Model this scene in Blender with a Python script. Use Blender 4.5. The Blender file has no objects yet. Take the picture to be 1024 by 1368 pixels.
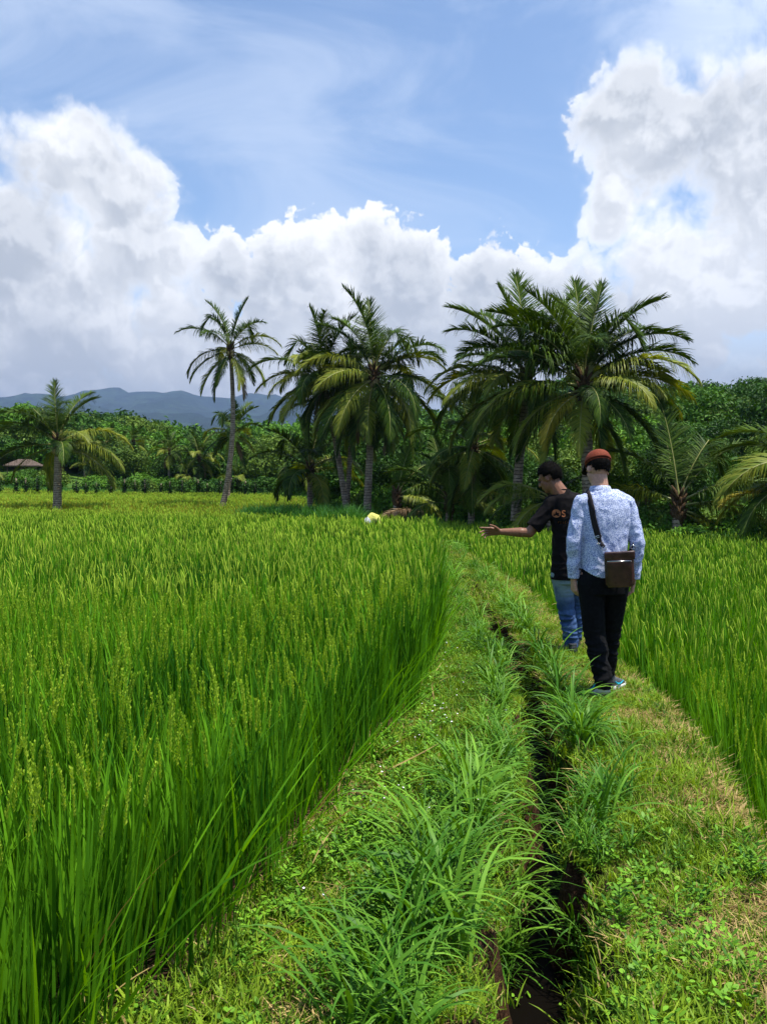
import bpy, bmesh, math, random
import numpy as np
from mathutils import Vector, Matrix, noise as mnoise
from mathutils.bvhtree import BVHTree
R = math.radians
rng = np.random.default_rng(7)
random.seed(7)
scene = bpy.context.scene
col = scene.collection

# ------------------------------------------------------------------ camera
cam_d = bpy.data.cameras.new('camera'); cam = bpy.data.objects.new('camera', cam_d); col.objects.link(cam)
cam_d.sensor_fit = 'VERTICAL'; cam_d.sensor_height = 24.0; cam_d.lens = 24.0*1095/1368
cam_d.clip_start = 0.05; cam_d.clip_end = 30000
cam.location = (0, 0, 1.5); cam.rotation_euler = (R(90-1.83), 0, 0)
scene.camera = cam

# ------------------------------------------------------------------ exposure / render settings
scene.view_settings.view_transform = 'Standard'; scene.view_settings.look = 'None'
scene.view_settings.gamma = 1.0; scene.view_settings.exposure = 0.48
scene.render.engine = 'CYCLES'
cy = scene.cycles
cy.max_bounces = 5; cy.diffuse_bounces = 1; cy.glossy_bounces = 2; cy.transmission_bounces = 3
cy.transparent_max_bounces = 6; cy.volume_bounces = 0; cy.use_denoising = True; cy.denoiser = 'OPENIMAGEDENOISE'; cy.denoising_input_passes = 'RGB_ALBEDO_NORMAL'; cy.denoising_prefilter = 'ACCURATE'
cy.sample_clamp_indirect = 4.0

# ------------------------------------------------------------------ sun
SUN_EL, SUN_AZ = 71.0, 112.0        # azimuth clockwise from +Y (view direction): behind right
sd = bpy.data.lights.new('sun', 'SUN'); sun = bpy.data.objects.new('sun', sd); col.objects.link(sun)
sd.energy = 5.0; sd.angle = R(0.5); sd.color = (1.0, 0.95, 0.86)
sv = Vector((math.sin(R(SUN_AZ))*math.cos(R(SUN_EL)), math.cos(R(SUN_AZ))*math.cos(R(SUN_EL)), math.sin(R(SUN_EL))))
sun.rotation_euler = sv.to_track_quat('Z', 'Y').to_euler()

# ------------------------------------------------------------------ node helper
class NT:
    def __init__(s, tree): s.t = tree; s.n = tree.nodes; s.l = tree.links
    def node(s, typ, **kw):
        n = s.n.new(typ)
        for k, v in kw.items(): setattr(n, k, v)
        return n
    def put(s, inp, v):
        if v is None: return
        if isinstance(v, bpy.types.NodeSocket): s.l.new(v, inp)
        else: inp.default_value = v
    def m(s, op, a, b=None, c=None, clamp=False):
        n = s.n.new('ShaderNodeMath'); n.operation = op; n.use_clamp = clamp
        s.put(n.inputs[0], a); s.put(n.inputs[1], b); s.put(n.inputs[2], c)
        return n.outputs[0]
    def ramp(s, v, a, b, c=0.0, d=1.0, smooth=True):
        n = s.n.new('ShaderNodeMapRange'); n.clamp = True
        n.interpolation_type = 'SMOOTHSTEP' if smooth else 'LINEAR'
        s.put(n.inputs[0], v); s.put(n.inputs[1], a); s.put(n.inputs[2], b); s.put(n.inputs[3], c); s.put(n.inputs[4], d)
        return n.outputs[0]
    def mix(s, f, a, b, typ='MIX'):
        n = s.n.new('ShaderNodeMix'); n.data_type = 'RGBA'; n.blend_type = typ
        s.put(n.inputs[0], f); s.put(n.inputs[6], rgba(a)); s.put(n.inputs[7], rgba(b))
        return n.outputs[2]
    def noise(s, vec, scale, detail=4, rough=0.5, dist=0.0, dim='3D'):
        n = s.n.new('ShaderNodeTexNoise'); n.noise_dimensions = dim; s.put(n.inputs['Vector'], vec)
        n.inputs['Scale'].default_value = scale; n.inputs['Detail'].default_value = detail
        n.inputs['Roughness'].default_value = rough; n.inputs['Distortion'].default_value = dist
        return n.outputs['Fac']
    def voro(s, vec, scale, detail=0, smooth=None, out='Distance', dim='3D'):
        n = s.n.new('ShaderNodeTexVoronoi'); n.voronoi_dimensions = dim; s.put(n.inputs['Vector'], vec)
        if smooth is not None: n.feature = 'SMOOTH_F1'; n.inputs['Smoothness'].default_value = smooth
        n.inputs['Scale'].default_value = scale; n.inputs['Detail'].default_value = detail
        return n.outputs[out]
    def comb(s, x, y, z):
        n = s.n.new('ShaderNodeCombineXYZ'); s.put(n.inputs[0], x); s.put(n.inputs[1], y); s.put(n.inputs[2], z)
        return n.outputs[0]
def rgba(c):
    if isinstance(c, (tuple, list)) and len(c) == 3: return (c[0], c[1], c[2], 1.0)
    return c

# ------------------------------------------------------------------ world: sky + clouds as a function of direction
world = bpy.data.worlds.new('World'); scene.world = world; world.use_nodes = True
w = NT(world.node_tree); w.n.clear()
out = w.node('ShaderNodeOutputWorld'); bg = w.node('ShaderNodeBackground'); w.l.new(bg.outputs[0], out.inputs[0])
sky = w.node('ShaderNodeTexSky', sky_type='NISHITA'); sky.sun_disc = False
sky.sun_elevation = R(SUN_EL); sky.sun_rotation = R(SUN_AZ); sky.air_density = 1.0; sky.dust_density = 0.3; sky.ozone_density = 2.0
tc = w.node('ShaderNodeTexCoord'); sep = w.node('ShaderNodeSeparateXYZ'); w.l.new(tc.outputs['Generated'], sep.inputs[0])
AZ = w.m('ARCTAN2', sep.outputs[0], sep.outputs[1])
EL = w.m('ARCSINE', sep.outputs[2])
# cloud masses: azimuth, elevation, half width, half height, weight
BL = [(-0.365,0.355,0.085,0.060),(-0.31,0.320,0.070,0.060),(-0.42,0.270,0.15,0.070),(-0.29,0.265,0.10,0.090),(-0.38,0.18,0.26,0.12),
      (-0.19,0.250,0.045,0.050),(-0.10,0.225,0.095,0.105),(0.025,0.228,0.095,0.105),(0.125,0.205,0.10,0.095),(0.21,0.18,0.10,0.085),
      (0.285,0.41,0.070,0.055),(0.31,0.37,0.10,0.085),(0.41,0.345,0.12,0.115),(0.27,0.33,0.050,0.090),(0.355,0.22,0.16,0.11),(0.46,0.29,0.12,0.13),
      (0.0,0.09,0.80,0.125),(1.0,0.12,0.40,0.14),(-1.0,0.12,0.40,0.14)]
def cloud_field(az, el, fine):
    F = None
    for (ca, ce, ra, re) in BL:
        v = w.n.new('ShaderNodeVectorMath'); v.operation = 'MULTIPLY_ADD'; w.l.new(w_comb[id(az)], v.inputs[0])
        v.inputs[1].default_value = (1/ra, 1/re, 0); v.inputs[2].default_value = (-ca/ra, -ce/re, 0)
        ln = w.n.new('ShaderNodeVectorMath'); ln.operation = 'LENGTH'; w.l.new(v.outputs[0], ln.inputs[0])
        v = w.m('SUBTRACT', 1.0, ln.outputs['Value'])
        F = v if F is None else w.m('SMOOTH_MAX', F, v, 0.12)
    p = w_comb[id(az)]
    # curl the lookup so that the lumps are not round cells
    wv = w.n.new('ShaderNodeTexNoise'); wv.noise_dimensions = '2D'; w.l.new(p, wv.inputs['Vector']); wv.inputs['Scale'].default_value = 26; wv.inputs['Detail'].default_value = 4
    c_ = w.node('ShaderNodeVectorMath', operation='MULTIPLY_ADD'); w.l.new(wv.outputs['Color'], c_.inputs[0]); c_.inputs[1].default_value = (0.045,0.045,0); w.l.new(p, c_.inputs[2]); wp = c_.outputs[0]
    nz = w.noise(p, 8.0, 10, 0.58, 0.15, '2D')
    b1 = w.voro(wp, 16.0, 0, None, 'Distance', '2D'); b2 = w.voro(wp, 38.0, 0, None, 'Distance', '2D'); b3 = w.voro(wp, 90.0, 0, None, 'Distance', '2D')
    D = w.m('ADD', w.m('ADD', F, -0.07), w.m('MULTIPLY', w.m('SUBTRACT', nz, 0.5), 1.0))
    bil = w.m('ADD', w.m('MULTIPLY', w.m('SUBTRACT', 0.40, b1), 0.40), w.m('ADD', w.m('MULTIPLY', w.m('SUBTRACT', 0.40, b2), 0.26), w.m('MULTIPLY', w.m('SUBTRACT', 0.4, b3), 0.12)))
    return w.m('ADD', D, bil), bil, nz
w_comb = {}
def shifted(da, de):
    a = w.m('ADD', AZ, da); e = w.m('ADD', EL, de); c = w.comb(a, e, 0.0); w_comb[id(a)] = c; keep_.append(a); return a, e
keep_ = []
a0, e0_ = shifted(0.0, 0.0); a1, e1_ = shifted(0.006, 0.014)
D0, B0_, N0 = cloud_field(a0, e0_, True); D1, B1_, N1 = cloud_field(a1, e1_, True)
hard = w.ramp(w.m('ABSOLUTE', AZ), 0.17, 0.30, 1.0, 0.0)
m_hard = w.ramp(D0, 0.0, 0.09); m_soft = w.ramp(D0, -0.18, 0.40)
mask = w.m('ADD', w.m('MULTIPLY', m_hard, hard), w.m('MULTIPLY', m_soft, w.m('SUBTRACT', 1.0, hard)))
mask = w.m('MAXIMUM', mask, w.ramp(EL, 0.10, 0.23, 1.0, 0.0))
lit = w.ramp(w.m('SUBTRACT', D0, D1), -0.12, 0.28)
rim = w.ramp(D0, 0.05, 0.50, 1.0, 0.0)
high = w.ramp(EL, 0.12, 0.30)
big = w.ramp(w.noise(w.comb(AZ, EL, 0.0), 6.0, 5, 0.55, 0.3, '2D'), 0.36, 0.64)
L_ = w.m('ADD', w.m('MULTIPLY', lit, w.ramp(EL, 0.05, 0.30, 0.18, 0.42)), w.m('MULTIPLY', w.m('MULTIPLY', rim, high), 0.62))
L_ = w.m('ADD', L_, w.m('MULTIPLY', w.m('MULTIPLY', big, 0.48), w.ramp(EL, 0.06, 0.26, 0.25, 1.0)), clamp=True)
ccol = w.mix(L_, (2.75, 2.93, 3.18), (5.75, 5.78, 5.8))
low = w.ramp(w.m('ADD', EL, w.m('MULTIPLY', AZ, -0.05)), 0.05, 0.18, 0.80, 1.0)
vs = w.node('ShaderNodeVectorMath', operation='SCALE'); w.l.new(ccol, vs.inputs[0]); w.l.new(low, vs.inputs['Scale'])
veil = w.noise(w.comb(w.m('MULTIPLY', AZ, 0.8), w.m('MULTIPLY', EL, 2.2), 0.0), 3.2, 6, 0.6, 0.6, '2D')
inview = w.ramp(w.m('ABSOLUTE', AZ), 0.9, 1.4, 1.0, 0.15)
veilm = w.m('MULTIPLY', w.m('MULTIPLY', w.ramp(veil, 0.36, 0.75), 0.42), inview)
corner = w.m('MULTIPLY', w.m('MULTIPLY', w.ramp(AZ, 0.16, 0.42), w.ramp(EL, 0.38, 0.50)), w.ramp(w.noise(w.comb(AZ, EL, 0.0), 7.0, 6, 0.6, 0.4, '2D'), 0.35, 0.62))
veilm = w.m('ADD', veilm, w.m('MULTIPLY', w.m('MULTIPLY', corner, 0.75), inview), clamp=True)
skyv = w.node('ShaderNodeVectorMath', operation='MULTIPLY'); w.l.new(sky.outputs[0], skyv.inputs[0]); skyv.inputs[1].default_value = (0.98, 0.98, 0.98)
skyc = w.mix(veilm, skyv.outputs[0], (4.3, 4.8, 5.6))
full = w.mix(mask, skyc, vs.outputs[0])
w.l.new(full, bg.inputs[0]); bg.inputs[1].default_value = 0.15
world.cycles.sampling_method = 'MANUAL'; world.cycles.sample_map_resolution = 256

# ------------------------------------------------------------------ materials
def mat(name): 
    m = bpy.data.materials.new(name); m.use_nodes = True; m.node_tree.nodes.clear()
    return m, NT(m.node_tree)
def finish(t, shader):
    o = t.node('ShaderNodeOutputMaterial'); t.l.new(shader, o.inputs[0])
def principled(t, colr, rough=0.6, spec=0.4, normal=None, metal=0.0):
    p = t.node('ShaderNodeBsdfPrincipled'); t.put(p.inputs['Base Color'], rgba(colr)); t.put(p.inputs['Roughness'], rough)
    p.inputs['Specular IOR Level'].default_value = spec; p.inputs['Metallic'].default_value = metal
    if normal is not None: t.l.new(normal, p.inputs['Normal'])
    return p
def bump(t, h, strength=0.5, dist=0.01):
    b = t.node('ShaderNodeBump'); b.inputs['Strength'].default_value = strength; b.inputs['Distance'].default_value = dist
    t.l.new(h, b.inputs['Height']); return b.outputs[0]
def leaf_mat(name, c1, c2, trans=0.35, rough=0.45, spec=0.35, tcol=None, pos_scale=1.2, dry=None, dryamt=0.0):
    """foliage: colour varies per plant copy and over the ground; part of the light passes through"""
    m, t = mat(name)
    oi = t.node('ShaderNodeObjectInfo'); ge = t.node('ShaderNodeNewGeometry')
    n = t.noise(ge.outputs['Position'], pos_scale, 3, 0.6)
    f = t.m('ADD', t.m('MULTIPLY', oi.outputs['Random'], 0.45), t.m('MULTIPLY', t.ramp(n, 0.3, 0.7), 0.55))
    f = t.m('ADD', f, t.m('MULTIPLY', t.m('SUBTRACT', ge.outputs['Random Per Island'], 0.5), 0.9), clamp=True)
    c = t.mix(f, c1, c2)
    if dry:
        d = t.m('GREATER_THAN', ge.outputs['Random Per Island'], 1.0-dryamt)
        c = t.mix(d, c, dry)
    p = principled(t, c, rough+0.08, spec*0.35)
    tr = t.node('ShaderNodeBsdfTranslucent')
    hs = t.node('ShaderNodeHueSaturation'); hs.inputs['Saturation'].default_value = 1.15; hs.inputs['Value'].default_value = 1.25; hs.inputs['Hue'].default_value = 0.485
    t.l.new(c, hs.inputs['Color']); t.l.new(hs.outputs[0], tr.inputs[0])
    mx = t.node('ShaderNodeMixShader'); mx.inputs[0].default_value = trans
    t.l.new(p.outputs[0], mx.inputs[1]); t.l.new(tr.outputs[0], mx.inputs[2])
    finish(t, mx.outputs[0]); return m
def plain_mat(name, c1, c2, scale=20, rough=0.7, spec=0.3, bstr=0.4, bdist=0.005, coord='Object', stretch=None, detail=4):
    m, t = mat(name); tcn = t.node('ShaderNodeTexCoord'); v = tcn.outputs[coord]
    if stretch:
        mp = t.node('ShaderNodeMapping'); mp.inputs['Scale'].default_value = stretch; t.l.new(v, mp.inputs[0]); v = mp.outputs[0]
    n = t.noise(v, scale, detail, 0.6)
    c = t.mix(t.ramp(n, 0.3, 0.7), c1, c2)
    p = principled(t, c, rough, spec, bump(t, n, bstr, bdist)); finish(t, p.outputs[0]); return m

M = {}
M['rice_leaf'] = leaf_mat('rice_leaf', (0.016,0.095,0.004), (0.170,0.420,0.014), 0.30, 0.45, 0.30, pos_scale=0.5, dry=(0.30,0.24,0.07), dryamt=0.015)
M['rice_ear'] = leaf_mat('rice_ear', (0.23,0.42,0.022), (0.44,0.60,0.055), 0.3, 0.5, 0.25)
M['ripe_leaf'] = leaf_mat('ripe_leaf', (0.26,0.30,0.03), (0.50,0.46,0.07), 0.4, 0.5, 0.25, pos_scale=0.12)
M['turf'] = leaf_mat('turf', (0.040,0.120,0.007), (0.290,0.430,0.030), 0.25, 0.42, 0.30, pos_scale=2.6, dry=(0.40,0.30,0.12), dryamt=0.03)
M['turf_dry'] = leaf_mat('turf_dry', (0.24,0.17,0.06), (0.58,0.43,0.17), 0.2, 0.6, 0.3, pos_scale=3.0)
M['tuft'] = leaf_mat('tuft', (0.045,0.150,0.010), (0.175,0.360,0.030), 0.22, 0.40, 0.45, pos_scale=1.5)
M['weed'] = leaf_mat('weed', (0.035,0.125,0.008), (0.20,0.42,0.030), 0.22, 0.40, 0.45, pos_scale=3.0)
M['reed'] = leaf_mat('reed', (0.045,0.155,0.030), (0.09,0.24,0.045), 0.35, 0.5, 0.4, pos_scale=0.8)
M['frond'] = leaf_mat('frond', (0.018,0.048,0.006), (0.085,0.145,0.014), 0.18, 0.42, 0.30, pos_scale=0.8)
M['frond_old'] = leaf_mat('frond_old', (0.10,0.155,0.015), (0.25,0.27,0.032), 0.22, 0.42, 0.4, pos_scale=0.9)
M['frond_yellow'] = leaf_mat('frond_yellow', (0.30,0.29,0.035), (0.48,0.38,0.05), 0.35, 0.5, 0.35, pos_scale=1.5)
M['frond_dead'] = leaf_mat('frond_dead', (0.16,0.10,0.055), (0.32,0.23,0.13), 0.15, 0.7, 0.2, pos_scale=1.5)
M['rib'] = plain_mat('rib', (0.20,0.22,0.05), (0.34,0.32,0.10), 8, 0.45, 0.4)
M['rib_dead'] = plain_mat('rib_dead', (0.28,0.17,0.08), (0.42,0.28,0.14), 8, 0.7, 0.2)
TREE_COL = [((0.020,0.070,0.008),(0.085,0.195,0.020)), ((0.035,0.110,0.010),(0.140,0.300,0.024)), ((0.040,0.090,0.012),(0.160,0.250,0.032)), ((0.011,0.038,0.006),(0.055,0.135,0.016))]
for i, (a, b) in enumerate(TREE_COL): M['tree%d' % i] = leaf_mat('tree%d' % i, a, b, 0.15, 0.45, 0.35, pos_scale=0.35)
M['banana'] = leaf_mat('banana', (0.05,0.16,0.02), (0.11,0.27,0.035), 0.4, 0.35, 0.45)
M['bark'] = plain_mat('bark', (0.10,0.075,0.05), (0.22,0.18,0.13), 6, 0.85, 0.2, 0.8, 0.03)
M['fibre'] = plain_mat('fibre', (0.05,0.03,0.015), (0.15,0.09,0.045), 25, 0.95, 0.1, 1.0, 0.03)
M['nut'] = plain_mat('nut', (0.16,0.13,0.03), (0.28,0.20,0.06), 5, 0.4, 0.4)
def palm_bark():
    m, t = mat('palm_bark'); tcn = t.node('ShaderNodeTexCoord'); s = t.node('ShaderNodeSeparateXYZ'); t.l.new(tcn.outputs['Object'], s.inputs[0])
    n = t.noise(tcn.outputs['Object'], 5, 5, 0.65)
    z = t.m('ADD', t.m('MULTIPLY', s.outputs[2], 8.0), t.m('MULTIPLY', n, 1.2))
    fr = t.m('FRACT', z); ring = t.ramp(fr, 0.0, 0.3, 0.0, 1.0)
    c = t.mix(t.ramp(n, 0.3, 0.7), (0.20,0.145,0.10), (0.42,0.33,0.24))
    c = t.mix(ring, (0.055,0.04,0.03), c)
    p = principled(t, c, 0.9, 0.15, bump(t, t.m('ADD', ring, n), 0.8, 0.04)); finish(t, p.outputs[0]); return m
M['palm_bark'] = palm_bark()
def ground_mat():
    m, t = mat('ground'); ge = t.node('ShaderNodeNewGeometry'); P = ge.outputs['Position']
    s = t.node('ShaderNodeSeparateXYZ'); t.l.new(P, s.inputs[0])
    n = t.noise(P, 3.0, 8, 0.65); n2 = t.noise(P, 40.0, 5, 0.7); n3 = t.noise(P, 0.4, 4, 0.6)
    soil = t.mix(t.ramp(n2, 0.3, 0.7), (0.045,0.026,0.013), (0.14,0.082,0.042))
    soil = t.mix(t.ramp(n, 0.45, 0.7), soil, (0.10,0.075,0.03))
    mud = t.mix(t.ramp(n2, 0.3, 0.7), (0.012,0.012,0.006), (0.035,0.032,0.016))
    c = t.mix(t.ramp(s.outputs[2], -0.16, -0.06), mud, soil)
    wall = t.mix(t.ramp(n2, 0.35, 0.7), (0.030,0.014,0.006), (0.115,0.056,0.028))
    # bare brown earth in the ditch cut, grassy soil farther away
    near = t.ramp(s.outputs[1], 26.0, 32.0, 1.0, 0.0)
    far = t.mix(t.ramp(n3, 0.35, 0.65), (0.04,0.10,0.010), (0.11,0.19,0.025))
    c = t.mix(near, far, c)
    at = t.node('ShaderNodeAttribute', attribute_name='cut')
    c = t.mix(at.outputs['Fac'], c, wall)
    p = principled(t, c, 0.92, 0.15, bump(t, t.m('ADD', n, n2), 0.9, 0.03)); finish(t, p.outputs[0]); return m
M['ground'] = ground_mat()
def water_mat():
    m, t = mat('water'); ge = t.node('ShaderNodeNewGeometry')
    n = t.noise(ge.outputs['Position'], 14, 3, 0.5)
    p = principled(t, (0.004,0.003,0.002), 0.45, 0.03, bump(t, n, 0.3, 0.01)); finish(t, p.outputs[0]); return m
M['water'] = water_mat()
def mountain_mat():
    m, t = mat('mountain'); ge = t.node('ShaderNodeNewGeometry'); P = ge.outputs['Position']
    n = t.noise(P, 0.004, 8, 0.65); v = t.noise(P, 0.02, 6, 0.7)
    c = t.mix(t.ramp(n, 0.4, 0.62), (0.008,0.024,0.010), (0.028,0.055,0.022))
    c = t.mix(t.ramp(v, 0.35, 0.65), (0.005,0.014,0.007), c)
    p = principled(t, c, 0.95, 0.1, bump(t, v, 1.0, 25.0)); finish(t, p.outputs[0]); return m
M['mountain'] = mountain_mat()

# ------------------------------------------------------------------ mesh helpers
class MB:
    def __init__(s): s.v = []; s.f = []; s.n = 0
    def add(s, V, F, mi=0):
        V = np.asarray(V, float).reshape(-1, 3)
        if isinstance(F, np.ndarray): F = [F]
        for q in F: s.f.append((np.asarray(q, int) + s.n, mi))
        s.v.append(V); s.n += len(V)
    def mesh(s, name, mats, smooth=True):
        me = bpy.data.meshes.new(name); V = np.concatenate(s.v)
        loops = np.concatenate([q.ravel() for q, _ in s.f]); sizes = np.concatenate([np.full(len(q), q.shape[1]) for q, _ in s.f])
        mi = np.concatenate([np.full(len(q), k) for q, k in s.f])
        me.vertices.add(len(V)); me.vertices.foreach_set('co', V.astype(np.float32).ravel())
        me.loops.add(len(loops)); me.loops.foreach_set('vertex_index', loops.astype(np.int32))
        me.polygons.add(len(sizes)); me.polygons.foreach_set('loop_start', np.concatenate([[0], np.cumsum(sizes)[:-1]]).astype(np.int32))
        for m_ in mats: me.materials.append(m_)
        me.polygons.foreach_set('material_index', mi.astype(np.int32))
        me.polygons.foreach_set('use_smooth', np.full(len(sizes), smooth))
        me.update(calc_edges=True); return me
def tag(o, label=None, cat=None, group=None, kind=None):
    if label: o['label'] = label
    if cat: o['category'] = cat
    if group: o['group'] = group
    if kind: o['kind'] = kind
    return o
def obj(name, me, parent=None, loc=None):
    o = bpy.data.objects.new(name, me); col.objects.link(o)
    if parent: o.parent = parent
    if loc: o.location = loc
    return o
def thing(name, label, cat, loc=(0,0,0), rz=0.0, group=None):
    o = bpy.data.objects.new(name, None); col.objects.link(o); o.location = loc; o.rotation_euler = (0,0,rz)
    o.empty_display_size = 0.3
    return tag(o, label, cat, group)
def blades(base, az, lean, curve, L, W, nseg, pw=1.3, tw=None, prof='grass', fold=0.0):
    """curved ribbons: base (N,3); returns V, F(quads)"""
    N = len(az); s = np.linspace(0, 1, nseg+1)
    mid = (s[1:]+s[:-1])/2
    a = lean[:, None] + curve[:, None]*mid[None, :]**pw
    st = (L/nseg)[:, None]
    r = np.concatenate([np.zeros((N,1)), np.cumsum(np.sin(a)*st, 1)], 1); z = np.concatenate([np.zeros((N,1)), np.cumsum(np.cos(a)*st, 1)], 1)
    ca, sa = np.cos(az)[:, None], np.sin(az)[:, None]
    C = np.stack([r*ca, r*sa, z], 2) + base[:, None, :]
    if prof == 'grass': wp = np.clip(1-s**2.6, 0.04, 1)*np.clip(0.55+s*1.6, 0, 1)
    elif prof == 'leaflet': wp = np.clip(np.sin(np.pi*np.clip(s*0.92+0.08,0,1))**0.7, 0.06, 1)
    elif prof == 'oval': wp = np.clip(np.sin(np.pi*np.clip(s,0.03,0.985))**0.75, 0.05, 1)
    side = np.stack([-sa*np.ones_like(r), ca*np.ones_like(r), np.zeros_like(r)], 2)
    if tw is not None:
        aa = np.concatenate([a[:, :1], a], 1)
        nrm = np.stack([-np.cos(aa)*ca, -np.cos(aa)*sa, np.sin(aa)], 2)
        t = (tw[:, None]*(0.4+0.6*s[None, :]))[:, :, None]
        side = side*np.cos(t) + nrm*np.sin(t)
    w_ = (W[:, None]*wp[None, :]/2)[:, :, None]
    V = np.stack([C - side*w_, C + side*w_], 2).reshape(-1, 3)
    k = (np.arange(N)*(nseg+1)*2)[:, None] + (np.arange(nseg)*2)[None, :]
    F = np.stack([k, k+1, k+3, k+2], 2).reshape(-1, 4)
    return V, F
def tube(path, rad, n=8, cap=True, ell=None):
    P = np.asarray(path, float); rad = np.asarray(rad, float)*np.ones(len(P))
    T = np.gradient(P, axis=0); T /= np.linalg.norm(T, axis=1)[:, None]+1e-9
    ref = np.array([0.0, 0.0, 1.0]) if abs(T[0][2]) < 0.9 else np.array([0.0, 1.0, 0.0])
    V = []
    th = np.linspace(0, 2*np.pi, n, endpoint=False)
    for p, t, r in zip(P, T, rad):
        a = np.cross(ref, t); a /= np.linalg.norm(a)+1e-9; b = np.cross(t, a)
        e = (1, 1) if ell is None else ell
        V.append(p + r*(np.cos(th)[:, None]*a*e[0] + np.sin(th)[:, None]*b*e[1]))
    V = np.concatenate(V); F = []
    i = np.arange(n); j = (i+1) % n
    F = np.concatenate([np.stack([k*n+i, k*n+j, (k+1)*n+j, (k+1)*n+i], 1) for k in range(len(P)-1)])
    fs = [F]
    if cap:
        V = np.concatenate([V, P[:1], P[-1:]]); c0 = len(V)-2; c1 = len(V)-1
        fs.append(np.stack([j, i, np.full(n, c0)], 1)); m_ = (len(P)-1)*n; fs.append(np.stack([m_+i, m_+j, np.full(n, c1)], 1))
    return V, fs
def ball(c, r, n=10, m_=7):
    c = np.asarray(c, float); r = np.ones(3)*np.asarray(r, float)
    ph = np.linspace(0, np.pi, m_+1)[1:-1]; th = np.linspace(0, 2*np.pi, n, endpoint=False)
    V = np.array([[np.sin(p)*np.cos(t), np.sin(p)*np.sin(t), np.cos(p)] for p in ph for t in th] + [[0,0,1],[0,0,-1]])
    i = np.arange(n); j = (i+1) % n; K = len(ph)
    fs = [np.concatenate([np.stack([k*n+i, (k+1)*n+i, (k+1)*n+j, k*n+j], 1) for k in range(K-1)])]
    fs.append(np.stack([i, j, np.full(n, K*n)], 1)); fs.append(np.stack([(K-1)*n+j, (K-1)*n+i, np.full(n, K*n+1)], 1))
    return V*r + c, fs
def box(c, s, rz=0.0):
    c = np.asarray(c, float); h = np.asarray(s, float)/2
    V = np.array([[x,y,z] for z in (-1,1) for y in (-1,1) for x in (-1,1)])*h
    V = np.stack([V[:,0]*math.cos(rz)-V[:,1]*math.sin(rz), V[:,0]*math.sin(rz)+V[:,1]*math.cos(rz), V[:,2]], 1) + c
    return V, np.array([[0,2,3,1],[4,5,7,6],[0,1,5,4],[2,6,7,3],[0,4,6,2],[1,3,7,5]])
def U(a, b, n): return rng.uniform(a, b, n)

# ------------------------------------------------------------------ scattering (only for growth nobody could count)
def scatter(name, label, meshes, pts, rz, tilt, scl, idx, cat=None):
    """pts (N,3); one object whose geometry nodes instance the given meshes on points"""
    sub = bpy.data.collections.new(name + '_parts')
    for k, me in enumerate(meshes):
        o = bpy.data.objects.new('%s_piece_%02d' % (name, k), me); sub.objects.link(o)
    me = bpy.data.meshes.new(name); N = len(pts)
    me.vertices.add(N); me.vertices.foreach_set('co', np.asarray(pts, np.float32).ravel())
    a = me.attributes.new('rot', 'FLOAT_VECTOR', 'POINT'); a.data.foreach_set('vector', np.stack([tilt*rng.uniform(-1,1,N), tilt*rng.uniform(-1,1,N), rz], 1).astype(np.float32).ravel())
    a = me.attributes.new('scl', 'FLOAT', 'POINT'); a.data.foreach_set('value', np.asarray(scl, np.float32))
    a = me.attributes.new('idx', 'INT', 'POINT'); a.data.foreach_set('value', np.asarray(idx, np.int32))
    o = obj(name, me); tag(o, label, cat, None, 'stuff')
    g = bpy.data.node_groups.new(name + '_scatter', 'GeometryNodeTree')
    g.interface.new_socket('Geometry', in_out='INPUT', socket_type='NodeSocketGeometry')
    g.interface.new_socket('Geometry', in_out='OUTPUT', socket_type='NodeSocketGeometry')
    gi = g.nodes.new('NodeGroupInput'); go = g.nodes.new('NodeGroupOutput')
    ip = g.nodes.new('GeometryNodeInstanceOnPoints'); ci = g.nodes.new('GeometryNodeCollectionInfo')
    ci.inputs['Collection'].default_value = sub; ci.inputs['Separate Children'].default_value = True; ci.inputs['Reset Children'].default_value = True
    def na(nm, ty):
        n = g.nodes.new('GeometryNodeInputNamedAttribute'); n.data_type = ty; n.inputs['Name'].default_value = nm; return n.outputs['Attribute']
    g.links.new(gi.outputs[0], ip.inputs['Points']); g.links.new(ci.outputs[0], ip.inputs['Instance'])
    ip.inputs['Pick Instance'].default_value = True
    g.links.new(na('idx', 'INT'), ip.inputs['Instance Index'])
    er = g.nodes.new('FunctionNodeEulerToRotation'); g.links.new(na('rot', 'FLOAT_VECTOR'), er.inputs[0])
    g.links.new(er.outputs[0], ip.inputs['Rotation']); g.links.new(na('scl', 'FLOAT'), ip.inputs['Scale'])
    g.links.new(ip.outputs[0], go.inputs[0])
    md = o.modifiers.new('scatter', 'NODES'); md.node_group = g
    return o

# ------------------------------------------------------------------ ground shape
YL = np.array([-60,-3, 2.2, 2.35, 3.4, 4.4, 5.4, 7.1, 10.2, 14.9, 20.5, 21.5, 23, 25.5, 29, 36, 60])
XL = np.array([-1.2,-1.0,-0.70,-0.52,-0.27,-0.02,0.26,0.50,0.76,1.0,1.20,0.9,-1.5,-7,-16,-34,-60])
YD = np.array([-60,0, 2.35, 2.8, 3.2, 4.2, 6.0, 7.1, 10.9, 17.5, 20.5, 21.7, 23.3, 26, 30, 37, 60])
XD = np.array([0.1,0.20,0.45,0.53,0.62,0.85,1.10,1.19,1.27,1.38,1.42,1.1,-1.0,-6.4,-15,-33,-59])
YR = np.array([-60,0, 2.4, 2.9, 4.05, 5.6, 6.8, 8.6, 12.6, 17.3, 20.5, 22.3, 24.3, 27, 32, 39, 60])
XR = np.array([1.0,1.05,1.25,1.38,1.66,1.92,1.90,1.88,1.94,1.80,1.72,1.5,-0.2,-5.4,-14,-32,-58])
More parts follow.
